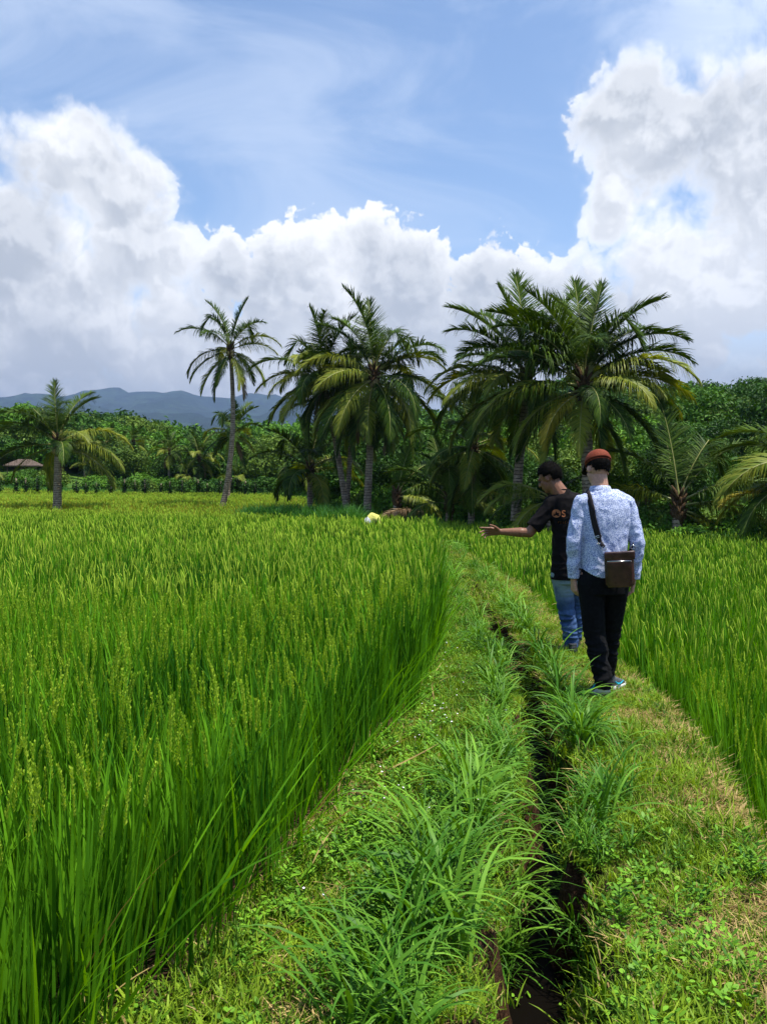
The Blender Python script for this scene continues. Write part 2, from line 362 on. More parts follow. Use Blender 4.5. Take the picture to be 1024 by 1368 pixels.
def xl(y): return np.interp(y, YL, XL)
def xd(y): return np.interp(y, YD, XD)
def xr(y): return np.interp(y, YR, XR)
def sst(a, b, x):
    t = np.clip((x-a)/(b-a), 0, 1); return t*t*(3-2*t)
def vnoise(x, y, s, o=0.0):
    """cheap smooth value noise made of sines"""
    return (np.sin(x*s*1.0+1.3+o)+np.sin(y*s*1.17+0.7+o)+np.sin((x+y)*s*0.73+2.1+o)+np.sin((x-y*1.3)*s*1.61+o))/4
def tree_line(x):
    """distance at which paddies end and the wooded ground begins"""
    return np.interp(x, [-80,-30,-16,-8,-2,2,5,9,20,60], [74,72,70,66,44,34,29,24.5,23,22])
def ground_z(x, y):
    x, y = np.broadcast_arrays(np.asarray(x, float), np.asarray(y, float))
    L, D, Rr = xl(y), xd(y), xr(y)
    z = np.zeros_like(x)
    zl = -0.16; zr = -0.62
    far = sst(30, 48, y)
    base_left = zl
    z = np.where(x < L, zl*sst(0.1, 0.5, L-x), z)
    z = np.where(x > Rr, zr*sst(-0.05, 0.35, x-Rr), z)
    wid = np.where(y > 20.5, 0.5, np.interp(y, [2.0,3.2,4.5,6.0], [0.215,0.18,0.155,0.145]))
    z = z - 0.52*(1-sst(wid*0.7, wid*1.35, np.abs(x-D+0.045*np.sin(y*4.1)+0.035*np.sin(y*9.7+1)+0.02*np.sin(y*23+x*9)) + 0.025*np.sin(y*13+2)+0.02*np.sin(y*31)))*(y < 24)
    # low fields beyond the far side of the bank rise gently to the trees
    z = z + np.where((x > Rr), 1.0, 0.0)*(0.55*sst(34, 60, y) + 0.42*sst(60, 80, y))
    tl = tree_line(x)
    z = z + 0.5*sst(-1.5, 2.5, y-tl)*np.clip(1-(y-60)/30, 0, 1)
    # hills
    hr = np.clip(y-26, 0, 55)*0.10*sst(4, 26, x) + np.clip(y-60, 0, 120)*0.02*sst(-5, 20, x)
    hl = 4.6*np.exp(-((x+62)/26)**2-((y-112)/30)**2) + 4.0*np.exp(-((x+36)/13)**2-((y-118)/24)**2)
    hm = 3.0*sst(90, 180, y)
    knoll = 0.9*np.exp(-((x+35)/7.5)**2-((y-82)/8)**2)
    h = hr + hl + hm + knoll
    z = z + h*(y > 20)
    bumpy = 0.02*vnoise(x, y, 5.0) + 0.012*vnoise(x, y, 17.0, 1.0)
    return z + np.where(y < 40, bumpy, 0.06*vnoise(x, y, 0.5))
def build_ground():
    xs = np.concatenate([-np.geomspace(7000, 62, 26), np.arange(-60, -12, 2.0), np.arange(-12, -1.5, 0.35), np.arange(-1.5, 2.9, 0.035), np.arange(2.9, 12, 0.35), np.arange(12, 60, 2.0), np.geomspace(62, 7000, 26)])
    ys = np.concatenate([-np.geomspace(7000, 8, 14), np.arange(-6, 1, 0.5), np.arange(1, 10, 0.06), np.arange(10, 26, 0.16), np.arange(26, 60, 0.8), np.arange(60, 200, 3.0), np.geomspace(203, 7000, 26)])
    X, Y = np.meshgrid(xs, ys); Z = ground_z(X, Y)
    V = np.stack([X, Y, Z], 2).reshape(-1, 3); nx, ny = len(xs), len(ys)
    i = (np.arange(ny-1)*nx)[:, None] + np.arange(nx-1)[None, :]
    F = np.stack([i, i+1, i+nx+1, i+nx], 2).reshape(-1, 4)
    mb = MB(); mb.add(V, F); me = mb.mesh('ground', [M['ground']])
    cut = ((1-sst(0.17, 0.30, np.abs(X-xd(Y))))*(Y < 23)).ravel() + 0.0
    a = me.attributes.new('cut', 'FLOAT', 'POINT'); a.data.foreach_set('value', cut.astype(np.float32))
    return tag(obj('ground', me), kind='structure')
build_ground()
# ditch water
def build_water():
    ys = np.arange(0.5, 23, 0.1); V = []; 
    for y in ys:
        d = float(xd(y)); V += [(d-0.16, y, -0.45), (d+0.16, y, -0.45)]
    k = np.arange(len(ys)-1)*2; mb = MB(); mb.add(V, np.stack([k, k+1, k+3, k+2], 1))
    tag(obj('ditch_water', mb.mesh('ditch_water', [M['water']])), 'dark still water lying in the narrow ditch along the path', 'water', None, 'structure')
build_water()
# mountain: a broad forested massif whose shoulders show left of the palms
def build_mountain():
    az = np.linspace(-1.15, 1.15, 231); r = np.concatenate([np.linspace(420, 3000, 30), np.linspace(3080, 7000, 60)])
    A, Rr = np.meshgrid(az, r)
    X = np.sin(A)*Rr; Y = np.cos(A)*Rr
    top = np.interp(az, [-1.15,-0.45,-0.36,-0.30,-0.255,-0.20,-0.15,-0.05,0.1,0.4,1.15], [365,520,545,562,590,545,570,525,470,395,300])[None, :]
    t = np.clip((Rr-1200)/(5600-1200), 0, 1)
    H = top*t**1.5
    n = np.zeros_like(H)
    for s, a in ((0.0011, 85), (0.0026, 48), (0.0061, 22), (0.014, 9)):
        n += a*(np.abs(np.vectorize(lambda x, y: mnoise.noise(Vector((x*s, y*s, 0.3))))(X, Y))*-2+0.6)
    H = H + n*np.clip((Rr-700)/2500, 0, 1) + 12*np.clip((Rr-500)/900, 0, 1)
    H *= np.clip((7000-Rr)/900, 0, 1)**0.5
    H -= 14*(1-np.clip((Rr-420)/400, 0, 1))
    V = np.stack([X, Y, H], 2).reshape(-1, 3); nx, ny = A.shape[1], A.shape[0]
    i = (np.arange(ny-1)*nx)[:, None] + np.arange(nx-1)[None, :]
    mb = MB(); mb.add(V, np.stack([i, i+1, i+nx+1, i+nx], 2).reshape(-1, 4))
    tag(obj('mountain', mb.mesh('mountain', [M['mountain']])), kind='structure')
build_mountain()

# ------------------------------------------------------------------ rice
def rice_hill(nleaf, nseg, near_ear, wmul=1.0, ripe=False, spread=0.09, lean_bias=0.0):
    mb = MB(); n = nleaf
    b = np.stack([rng.normal(0, spread*0.55, n), rng.normal(0, spread*0.55, n), np.where(U(0,1,n) < 0.45, U(0.0,0.12,n), U(0.12,0.40,n))], 1)
    az = np.arctan2(b[:,1], b[:,0]) + rng.normal(0, 0.9, n)
    L = np.minimum(U(0.38,0.62,n), 0.97-b[:,2]); 
    V, F = blades(b, az, np.abs(rng.normal(0.06,0.09,n)), np.abs(rng.normal(0.16,0.26,n)), L, U(0.009,0.016,n)*wmul, nseg, 1.8, rng.normal(0,0.9,n))
    mb.add(V, F, 0)
    ne = near_ear
    for k in range(abs(ne)):
        p = np.array([rng.normal(0,spread*0.6), rng.normal(0,spread*0.6), 0.0]); a = rng.uniform(0, 2*np.pi); ln = rng.uniform(0.02,0.12); top = rng.uniform(0.66,0.80); dr = rng.uniform(0.08,0.6)
        d = np.array([math.cos(a), math.sin(a), 0])
        path = [p, p+d*ln*0.4+[0,0,top*0.6], p+d*ln+[0,0,top]]
        ang = ln; q = path[-1].copy(); earp = [q.copy()]
        LN = rng.uniform(0.14,0.21); ns = 8 if near_ear > 0 and nseg > 3 else 3
        for s in range(ns):
            ang += dr/ns*(0.5+s/ns); q = q + (d*math.sin(ang)+np.array([0,0,math.cos(ang)]))*LN/ns; earp.append(q.copy())
        if nseg > 3:
            V, F = tube(path, [0.0025,0.002,0.0015], 3, False); mb.add(V, F, 0)
            V, F = tube(earp, 0.0012, 3, False); mb.add(V, F, 1)
            earp = np.array(earp); m = 40; t = np.linspace(0.0, 1, m)
            C = np.stack([np.interp(t*ns, np.arange(ns+1), earp[:,i]) for i in range(3)], 1)
            ga = np.arange(m)*2.4; 
            V, F = blades(C + np.stack([np.cos(ga)*0.002, np.sin(ga)*0.002, ga*0], 1), ga, U(0.2,0.55,m), U(-0.2,0.2,m), U(0.011,0.016,m), np.full(m,0.0072), 2, prof='oval', tw=U(-1.5,1.5,m))
            mb.add(V, F, 1)
            V, F = blades(C, ga+1.2, U(0.1,0.4,m), U(-0.1,0.1,m), U(0.011,0.016,m), np.full(m,0.0068), 2, prof='oval', tw=U(-1.5,1.5,m)); mb.add(V, F, 1)
        else:
            earp = np.array(earp)
            V, F = tube(earp, [0.003*wmul, 0.006*wmul, 0.0055*wmul, 0.002*wmul], 3, False); mb.add(V, F, 1)
    return mb.mesh('rice_hill', [M['ripe_leaf'] if ripe else M['rice_leaf'], M['rice_ear']])
RICE_NEAR = [rice_hill(46, 6, 2) for _ in range(6)]
RICE_MID = [rice_hill(42, 3, 2, 1.35) for _ in range(6)]
RICE_FAR = [rice_hill(36, 2, 3, 2.3, spread=0.2) for _ in range(5)]
RIPE_FAR = [rice_hill(36, 2, 8, 3.0, True, spread=0.3) for _ in range(4)]
def grid(x0, x1, y0, y1, sp, jit=0.3):
    X, Y = np.meshgrid(np.arange(x0, x1, sp), np.arange(y0, y1, sp))
    X = X.ravel() + rng.uniform(-jit, jit, X.size)*sp; Y = Y.ravel() + rng.uniform(-jit, jit, X.size)*sp
    return X, Y
def wedge(X, Y, m=1.5): return (np.abs(X) < Y*0.55+m)
def paddy(name, label, zones, inside, rise=0.0):
    P = []; I = []; S = []
    meshes = []; 
    for (ms, x0, x1, y0, y1, sp, sc) in zones:
        X, Y = grid(x0, x1, y0, y1, sp); k = inside(X, Y) & wedge(X, Y); X, Y = X[k], Y[k]
        hv = 1.0 + 0.05*vnoise(X, Y, 0.9) + 0.05*vnoise(X, Y, 3.1)
        off = len(meshes); meshes = meshes + ms
        hv = hv*(1-0.13*np.clip(1-np.abs(X-xl(Y))/0.5, 0, 1)*(X < xl(Y)))
        P.append(np.stack([X, Y, ground_z(X, Y)-0.01], 1)); I.append(off + rng.integers(0, len(ms), len(X))); S.append(sc*hv*rng.uniform(0.88, 1.1, len(X)))
    P = np.concatenate(P); I = np.concatenate(I); S = np.concatenate(S)
    print(name, len(P))
    return scatter(name, label, meshes, P, rng.uniform(0, 6.28, len(P)), 0.07, S, I)
paddy('rice_field', 'dense green rice with upright ears filling the large paddy left of the grassy path', 
      [(RICE_NEAR, -6, 2, 0.9, 6.5, 0.150, 0.95), (RICE_MID, -9, 2, 6.5, 13, 0.160, 0.90), (RICE_FAR, -20, 2, 13, 40, 0.26, 0.91)],
      lambda x, y: (x < xl(y)-0.06) & (y > np.where(x > -0.6, 1.75, 1.35)))
paddy('rice_field', 'lower green rice paddy right of the bank reaching to the palms',
      [(RICE_NEAR, 1, 5, 1.2, 6.5, 0.16, 0.86), (RICE_MID, 1, 9, 6.5, 13, 0.18, 0.86), (RICE_FAR, -14, 18, 13, 34, 0.27, 0.88)],
      lambda x, y: (x > xr(y)+0.22) & (y < np.minimum(tree_line(x)-0.6, np.interp(x, [-14,-4,20], [30,34,34]))))
paddy('ripe_rice_field', 'yellow green ripening rice in the terraces beyond the lone tall palm',
      [(RIPE_FAR, -42, 1, 30, 71, 0.5, 0.95)],
      lambda x, y: (x > xr(y)+0.3) & (y > np.interp(x, [-14,-4,20], [30.3,34.5,34.5])) & (y < tree_line(x)-1) & (~((y > 44) & (y < 46))))

# ------------------------------------------------------------------ bank vegetation
def turf_patch(n, nseg, rad, dry=0.035, nd=None):
    mb = MB(); a = U(0, 6.28, n); r = np.sqrt(U(0,1,n))*rad
    b = np.stack([r*np.cos(a), r*np.sin(a), np.zeros(n)-0.005], 1)
    V, F = blades(b, U(0,6.28,n), U(0.1,0.95,n), U(0.2,1.1,n), U(0.025,0.10,n), U(0.003,0.0085,n), nseg, 1.2, rng.normal(0,0.5,n)); mb.add(V, F, 0)
    k = nd or max(2, int(n*dry)); a = U(0,6.28,k); r = np.sqrt(U(0,1,k))*rad
    V, F = blades(np.stack([r*np.cos(a), r*np.sin(a), U(0.0,0.012,k)], 1), U(0,6.28,k), U(1.1,1.5,k), U(-0.2,0.2,k), U(0.03,0.09,k), U(0.002,0.006,k), 2, 1.2, rng.normal(0,0.5,k)); mb.add(V, F, 1)
    return mb.mesh('turf_patch', [M['turf'], M['turf_dry']])
TURF = [turf_patch(84, 3, 0.10) for _ in range(5)]
TURF_DRY = [turf_patch(22, 3, 0.10, 0.9, 70) for _ in range(3)]
TURF_FAR = [turf_patch(60, 2, 0.16, 0.12) for _ in range(3)]
def on_bank(x, y):
    return (x > xl(y)-0.07) & (x < xr(y)+0.2) & (np.abs(x-xd(y)) > 0.16)
def bank_turf():
    P = []; I = []; S = []
    X, Y = grid(-1.3, 2.3, 1.8, 9.0, 0.058); k = on_bank(X, Y) & wedge(X, Y, 0.6); X, Y = X[k], Y[k]
    bare = vnoise(X, Y, 4.3, 0.4) + 0.6*vnoise(X, Y, 11.0, 2.0) + rng.normal(0, 0.25, len(X))
    edge = sst(0.55, 0.0, xr(Y)-X)
    dryk = ((edge*0.55 + rng.uniform(0,1,len(X))*0.5 + bare*0.42) > 0.74) | ((bare > 0.36) & (bare < 0.8) & (rng.uniform(0,1,len(X)) < 0.5))
    keep = (bare < 0.50) | dryk
    idx = np.where(dryk, 5+rng.integers(0, 3, len(X)), rng.integers(0, 5, len(X)))
    hh = 1.05 + 0.4*vnoise(X, Y, 2.1, 3) + 0.35*vnoise(X, Y, 9.0, 1)
    P.append(np.stack([X, Y, ground_z(X, Y)], 1)[keep]); I.append(idx[keep]); S.append((hh*rng.uniform(0.6, 1.15, len(X)))[keep])
    X, Y = grid(-1.3, 2.3, 9.0, 24, 0.10); k = on_bank(X, Y) & wedge(X, Y); X, Y = X[k], Y[k]
    edge = sst(0.55, 0.0, xr(Y)-X); dk = (edge*0.7+rng.uniform(0,1,len(X))*0.5) > 0.95
    P.append(np.stack([X, Y, ground_z(X, Y)], 1)); I.append(np.where(dk, 5+rng.integers(0,3,len(X)), 8+rng.integers(0,3,len(X)))); S.append(rng.uniform(0.9,1.7,len(X)))
    P = np.concatenate(P); I = np.concatenate(I); S = np.concatenate(S); print('turf', len(P))
    scatter('turf', 'short green and straw coloured turf covering both banks of the ditch', TURF+TURF_DRY+TURF_FAR, P, rng.uniform(0,6.28,len(P)), 0.15, S, I)
bank_turf()
def weed_plant(kind):
    mb = MB()
    if kind == 0:      # low leafy sprigs
        n = 22; h = U(0.01,0.09,n); b = np.stack([rng.normal(0,0.03,n), rng.normal(0,0.03,n), h], 1)
        V, F = blades(b, U(0,6.28,n), U(0.9,1.4,n), U(0.0,0.5,n), U(0.018,0.034,n), U(0.012,0.020,n), 4, 1.2, rng.normal(0,0.25,n), 'oval'); mb.add(V, F, 0)
        for q in b[:8]:
            V, F = tube([(q[0]*0.3, q[1]*0.3, -0.01), tuple(q)], 0.0011, 3, False); mb.add(V, F, 0)
    elif kind == 1:    # lance leaves along stems
        for s in range(4):
            a = rng.uniform(0,6.28); L = rng.uniform(0.06,0.14); d = np.array([math.cos(a), math.sin(a)]); ln = rng.uniform(0.3,1.0)
            P = [np.array([d[0]*L*t*math.sin(ln), d[1]*L*t*math.sin(ln), L*t*math.cos(ln)]) for t in np.linspace(0,1,5)]
            V, F = tube(P, 0.0013, 3, False); mb.add(V, F, 0)
            n = 9; t = np.linspace(0.15,1,n); b = np.stack([np.interp(t, np.linspace(0,1,5), [p[i] for p in P]) for i in range(3)], 1)
            V, F = blades(b, a+np.where(np.arange(n)%2, 1.1, -1.1)+rng.normal(0,0.3,n), U(0.8,1.3,n), U(0,0.5,n), U(0.025,0.045,n), U(0.008,0.014,n), 4, 1.2, rng.normal(0,0.3,n), 'oval'); mb.add(V, F, 0)
    else:              # round creeping leaves
        n = 16; a = U(0,6.28,n); r = U(0.0,0.07,n); b = np.stack([r*np.cos(a), r*np.sin(a), U(0.012,0.03,n)], 1)
        V, F = blades(b, U(0,6.28,n), U(1.3,1.6,n), U(-0.2,0.3,n), U(0.018,0.03,n), U(0.018,0.028,n), 5, 1.2, rng.normal(0,0.2,n), 'oval'); mb.add(V, F, 0)
    return mb.mesh('weed', [M['weed']])
WEEDS = [weed_plant(k % 3) for k in range(9)]
def weeds():
    X = U(-1.2, 2.2, 13000); Y = 1.9 + U(0,1,13000)**1.4*9; k = on_bank(X, Y) & wedge(X, Y, 0.5)
    dens = vnoise(X, Y, 2.3, 5.0) + 0.5*vnoise(X, Y, 7.0, 1.0) + 0.9*(X < xl(Y)+0.6) + 0.25*(np.abs(X-xd(Y)) < 0.42)
    k &= (dens*0.7+0.10) > rng.uniform(0.0, 1.7, len(X)); X, Y = X[k], Y[k]; print('weeds', len(X))
    scatter('weeds', 'small leafy green weeds growing among the turf on the banks', WEEDS, np.stack([X, Y, ground_z(X, Y)+0.01], 1), U(0,6.28,len(X)), 0.3, U(0.5,0.95,len(X)), rng.integers(0,9,len(X)))
weeds()
# tiny white flowers among the weeds at the rice edge
def wall_growth():
    n = 1000; Y = 1.9 + U(0,1,n)**1.3*9; s = rng.choice([-1,1], n); X = xd(Y) + s*U(0.09, 0.22, n)
    k = vnoise(X, Y, 6.0, 2.0) > rng.uniform(-0.8, 0.7, n); X, Y = X[k], Y[k]
    scatter('ditch_side_weeds', 'small weeds and grass sprigs clinging to the ditch sides', WEEDS + TURF, np.stack([X, Y, ground_z(X, Y)+0.01], 1), U(0,6.28,len(X)), 0.6, U(0.5,1.1,len(X)), rng.integers(0, len(WEEDS)+len(TURF), len(X)))
wall_growth()
def flowers():
    mb = MB(); n = 5; V, F = blades(np.zeros((n,3))+[0,0,0.1], np.arange(n)*1.256, np.full(n,1.3), np.zeros(n), np.full(n,0.006), np.full(n,0.005), 2, prof='oval'); mb.add(V, F, 0)
    V, F = tube([(0,0,0),(0.004,0,0.1)], 0.0007, 3, False); mb.add(V, F, 1)
    m, t = mat('petal'); finish(t, principled(t, (0.75,0.70,0.78), 0.6).outputs[0])
    me = mb.mesh('flower', [m, M['weed']])
    Y = U(2.6, 7.5, 60); X = xl(Y) + np.abs(rng.normal(0.12, 0.25, 60)); 
    scatter('white_flowers', 'tiny white wildflowers in the weeds by the rice edge', [me], np.stack([X, Y, ground_z(X, Y)], 1), U(0,6.28,60), 0.3, U(0.7,1.2,60), np.zeros(60))
flowers()
def tuft(n, Lm, Wm, nseg=8):
    mb = MB(); b = np.stack([rng.normal(0,0.035,n), rng.normal(0,0.035,n), U(0,0.05,n)], 1)
    L = U(0.5,1.0,n)*Lm
    V, F = blades(b, U(0,6.28,n), np.abs(rng.normal(0.38,0.26,n)), U(0.9,2.5,n), L, U(0.6,1.1,n)*Wm, nseg, 1.5, rng.normal(0,0.45,n)); mb.add(V, F, 0)
    return mb.mesh('tuft', [M['tuft']])
TUFTS = [tuft(20, 0.50, 0.013), tuft(16, 0.60, 0.016), tuft(13, 0.66, 0.018), tuft(30, 0.30, 0.009), tuft(34, 0.24, 0.007), tuft(22, 0.36, 0.011)]
def tufts():
    P = []; S = []; I = []
    def put(x, y, s, i): P.append((x, y)); S.append(s); I.append(i)
    for k in range(215):          # left lip of the ditch
        y = 2.1 + rng.uniform(0,1)**1.3*7.5; x = float(xd(y)) - (0.30 if y < 3.1 else 0.21) - abs(rng.normal(0, 0.13 if y < 4.6 else 0.08)) 
        if y > 4.6 and rng.uniform() < 0.65: continue
        sz = rng.uniform(0.55,1.05)*(1.0 if y < 6.2 else 0.8); i = rng.integers(0, 6)
        put(x, y, sz, i)
    for k in range(150):          # right lip
        y = 3.0 + rng.uniform(0,1)*7.0; x = float(xd(y)) + 0.17 + abs(rng.normal(0, 0.09))
        if (y < 3.4 and rng.uniform() < 0.6) or y > 6.3 and rng.uniform() < 0.6: continue
        put(x, y, rng.uniform(0.55,1.0), rng.integers(0, 6))
    for k in range(110):          # arching across the ditch higher up
        y = rng.uniform(3.0, 8.5) if k > 50 else rng.uniform(3.2,5.2); put(float(xd(y))+rng.choice([-1,1])*rng.uniform(0.12,0.20), y, rng.uniform(0.6,1.0), rng.integers(0, 6))
    for k in range(150):          # farther along the ditch
        y = rng.uniform(9.5, 21); put(float(xd(y))+rng.choice([-1,1])*rng.uniform(0.15,0.4), y, rng.uniform(0.5,1.0), rng.integers(0,6))
    for k in range(45):           # end of the bank seen from here
        y = rng.uniform(17.5, 21.5); put(float(xl(y))+rng.uniform(-0.1,0.5), y, rng.uniform(1.0,1.7), rng.integers(0,6))
    for k in range(60):           # scattered small ones on both banks
        y = rng.uniform(2.3, 10); put(rng.uniform(float(xl(y))-0.05, float(xl(y))+0.6), y, rng.uniform(0.25,0.5), rng.integers(3,6))
    for (x, y, s) in ((1.12,3.75,0.75),(1.0,3.3,0.45),(1.35,4.6,0.6),(1.55,4.9,0.45),(0.08,2.75,0.9),(0.22,2.5,1.0),(0.05,2.42,0.9),(0.18,3.15,1.05),(0.36,3.7,1.0),(0.36,3.2,1.1)): put(x, y, s, 1)
    q = [i_ for i_, (x_, y_) in enumerate(P) if not ((x_ > float(xd(y_))+0.20 and 4.9 < y_ < 8) or (x_ > float(xd(y_))+0.34 and 4.6 < y_ < 5.2))]; P = [P[i_] for i_ in q]; S = [S[i_] for i_ in q]; I = [I[i_] for i_ in q]
    P = np.array(P); print('tufts', len(P))
    scatter('tall_grass', 'long arching grass blades hanging over the dark ditch', TUFTS, np.stack([P[:,0], P[:,1], ground_z(P[:,0], P[:,1])-0.01], 1), U(0,6.28,len(P)), 0.12, S, I)
tufts()
# rice leaves that flop out over the path from the paddy edge
def edge_leaves():
    mb = MB(); n = 240; y = 1.9+U(0,1,n)**1.4*10; x = xl(y)-U(0.0,0.18,n)
    V, F = blades(np.stack([x, y, ground_z(x, y)+U(0,0.15,n)], 1), rng.normal(-0.35,0.6,n), U(0.25,0.75,n), U(0.0,0.6,n), U(0.4,0.75,n), U(0.009,0.014,n), 7, 1.5, rng.normal(0,0.5,n)); mb.add(V, F, 0)
    n = 26; y = 1.9+U(0,1,n)*4.5; x = xl(y)-U(-0.1,0.1,n)
    V, F = blades(np.stack([x, y, ground_z(x, y)+U(0,0.1,n)], 1), rng.normal(-0.35,0.9,n), U(0.6,1.3,n), U(-0.3,0.6,n), U(0.12,0.4,n), U(0.005,0.010,n), 5, 1.5, rng.normal(0,0.7,n)); mb.add(V, F, 1)
    tag(obj('leaning_rice_leaves', mb.mesh('leaning_rice_leaves', [M['rice_leaf'], M['turf_dry']])), 'long rice leaves leaning out over the grass at the paddy edge', 'rice', None, 'stuff')
edge_leaves()
# bright reed-like grass belt before the palms, and rough grass along the tree line
REED = []
for _ in range(4):
    mb = MB(); n = 46; b = np.stack([rng.normal(0,0.25,n), rng.normal(0,0.25,n), U(0,0.3,n)], 1)
    V, F = blades(b, U(0,6.28,n), U(0.0,0.35,n), U(0.3,1.7,n), U(0.6,1.25,n), U(0.022,0.045,n), 5, 1.6, rng.normal(0,0.5,n)); mb.add(V, F, 0)
    REED.append(mb.mesh('reed', [M['reed']]))
def reeds():
    X = U(-6.2, -1.0, 420); Y = 35.5 + (X+1)*-0.45 + U(-0.7, 0.9, 420)
    scatter('reed_bed', 'bright green tall grass belt at the field end below the middle palms', REED, np.stack([X, Y, ground_z(X, Y)], 1), U(0,6.28,420), 0.1, U(0.7,1.15,420), rng.integers(0,4,420))
    X = np.concatenate([U(-45, 24, 1500), U(-30, 0, 300)]); Y = tree_line(X) + np.concatenate([U(-0.5, 1.6, 1500), U(-2, 0, 300)])
    N = len(X); scatter('rough_grass', 'rough green grass along the foot of the trees', REED, np.stack([X, Y, ground_z(X, Y)-0.1], 1), U(0,6.28,N), 0.15, U(0.3,0.75,N), rng.integers(0,4,N))
reeds()

# ------------------------------------------------------------------ coconut palms
def frond_mesh(e0, bend, L=4.3, n=104, droop=0.5, kind=0, seed=0, twist=0.0, lod=False, tipfold=0.0):
    """one feather leaf growing along +X; e0 elevation at the stem, bend total curvature (rad)"""
    r = np.random.default_rng(seed+11); mb = MB(); m = 14
    s = np.linspace(0,1,m+1); ang = e0 - bend*(s[1:]*0.4+0.6*s[1:]**2.0)
    if tipfold: ang = ang - tipfold*(s[1:] > 0.68)
    P = np.concatenate([[[0,0,0]], np.cumsum(np.stack([np.cos(ang)*L/m, 0*ang, np.sin(ang)*L/m], 1), 0)])
    P[:,1] = twist*s**2*L*0.25
    V, F = tube(P, np.interp(s, [0,0.15,1], [0.075,0.035,0.008])*(1.3 if lod else 1), 5 if not lod else 3, False); mb.add(V, F, 1)
    T = np.gradient(P, axis=0); T /= np.linalg.norm(T, axis=1)[:,None]
    if lod: n = int(n*0.62)
    t = np.concatenate([np.linspace(0.17,0.995,n)]*2); sg = np.concatenate([np.ones(n), -np.ones(n)]); N = 2*n
    C = np.stack([np.interp(t, s, P[:,i]) for i in range(3)], 1); TT = np.stack([np.interp(t, s, T[:,i]) for i in range(3)], 1)
    side = np.cross(TT, np.array([0,0,1.0])); ns = np.linalg.norm(side, axis=1)[:,None]; side = np.where(ns < 0.15, np.array([0,-1.0,0]), side/(ns+1e-9))
    up = np.cross(side, TT)
    u = (t-0.17)/0.83
    LL = L*0.285*(1-0.25*(np.sin(t*23+seed+sg*2) > 0.9))*np.clip(np.interp(u, [0,0.12,0.4,0.75,1], [0.45,0.85,1.0,0.72,0.28]), 0, 2)*r.uniform(0.88,1.08,N)
    fwd = np.interp(u, [0,0.5,1], [0.35,0.65,1.25]) + r.normal(0,0.06,N)
    vee = 0.30+r.normal(0,0.10,N)
    D = side*sg[:,None]*np.cos(fwd)[:,None] + TT*np.sin(fwd)[:,None] + up*vee[:,None]; D /= np.linalg.norm(D, axis=1)[:,None]
    nseg = 2 if lod else 4
    pts = [C]; d = D.copy(); drp = droop*r.uniform(0.45,1.6,N)*(1+0.35*np.sin(t*9+seed))
    # torn gaps
    gap = (np.sin(t*37+seed*2.3+sg) > 0.86)
    drp = drp + gap*0.8
    for k in range(nseg):
        d = d + np.array([0,0,-1.0])*(drp*(k+0.6)/nseg*1.1)[:,None]; d /= np.linalg.norm(d, axis=1)[:,None]
        pts.append(pts[-1] + d*(LL/nseg)[:,None])
    pts = np.stack(pts, 1)
    wd = np.cross(D, up); wd = wd/(np.linalg.norm(wd, axis=1)[:,None]+1e-9)
    wd = wd*np.cos(0.5*sg)[:,None] + up*np.sin(0.5*sg)[:,None]
    W = (0.050 if not lod else 0.085)*(L/4.3)*r.uniform(0.8,1.15,N)
    wp = np.array([0.6,1.0,0.9,0.6,0.08]) if nseg == 4 else np.array([0.8,0.9,0.1])
    off = wd[:,None,:]*(W[:,None]*wp[None,:]/2)[:,:,None]
    V = np.stack([pts-off, pts+off], 2).reshape(-1,3)
    k = (np.arange(N)*(nseg+1)*2)[:,None] + (np.arange(nseg)*2)[None,:]
    mb.add(V, np.stack([k,k+1,k+3,k+2],2).reshape(-1,4), 0)
    mats = [(M['frond'],M['rib']),(M['frond_old'],M['rib']),(M['frond_yellow'],M['rib']),(M['frond_dead'],M['rib_dead'])][kind]
    return mb.mesh('frond', list(mats))
# variants by class: s spear, u up, m mid, l level, d drooping, h hanging, y yellow, x dead
FR = {}
def build_fronds(lod):
    k = 'L' if lod else 'H'; a = dict(lod=lod)
    FR[k+'s'] = [frond_mesh(R(84), 0.35, 4.0, droop=0.12, seed=1, **a), frond_mesh(R(78), 0.75, 4.4, droop=0.18, seed=2, **a)]
    FR[k+'u'] = [frond_mesh(R(66), 0.9, 4.4, droop=0.25, seed=3, **a), frond_mesh(R(58), 1.3, 4.5, droop=0.35, seed=4, twist=0.3, **a), frond_mesh(R(62), 0.8, 4.4, droop=0.3, seed=14, tipfold=1.6, **a)]
    FR[k+'m'] = [frond_mesh(R(42), 1.3, 4.5, droop=0.55, seed=5, twist=-0.3, **a), frond_mesh(R(34), 1.5, 4.5, droop=0.7, seed=6, kind=1, twist=0.2, **a)]
    FR[k+'l'] = [frond_mesh(R(18), 1.3, 4.4, droop=0.9, seed=7, kind=1, twist=0.3, **a), frond_mesh(R(10), 1.5, 4.4, droop=1.0, seed=8, twist=-0.3, **a)]
    FR[k+'d'] = [frond_mesh(R(-12), 1.2, 4.2, droop=1.1, seed=9, kind=1, **a), frond_mesh(R(-20), 1.0, 4.2, droop=1.0, seed=10, **a)]
    FR[k+'h'] = [frond_mesh(R(-45), 0.7, 3.8, droop=0.6, seed=12, kind=1, **a), frond_mesh(R(-55), 0.6, 3.9, droop=0.6, seed=13, **a)]
    FR[k+'y'] = [frond_mesh(R(-20), 1.4, 3.0, droop=1.0, seed=15, kind=2, **a)]
    FR[k+'x'] = [frond_mesh(R(-65), 0.5, 3.2, droop=0.5, seed=16, kind=3, **a)]
build_fronds(False); build_fronds(True)
NUT = MB(); NUT.add(*ball((0,0,0), (0.12,0.12,0.145), 10, 7), 0); NUT = NUT.mesh('coconut', [M['nut']])
BOOT = MB()
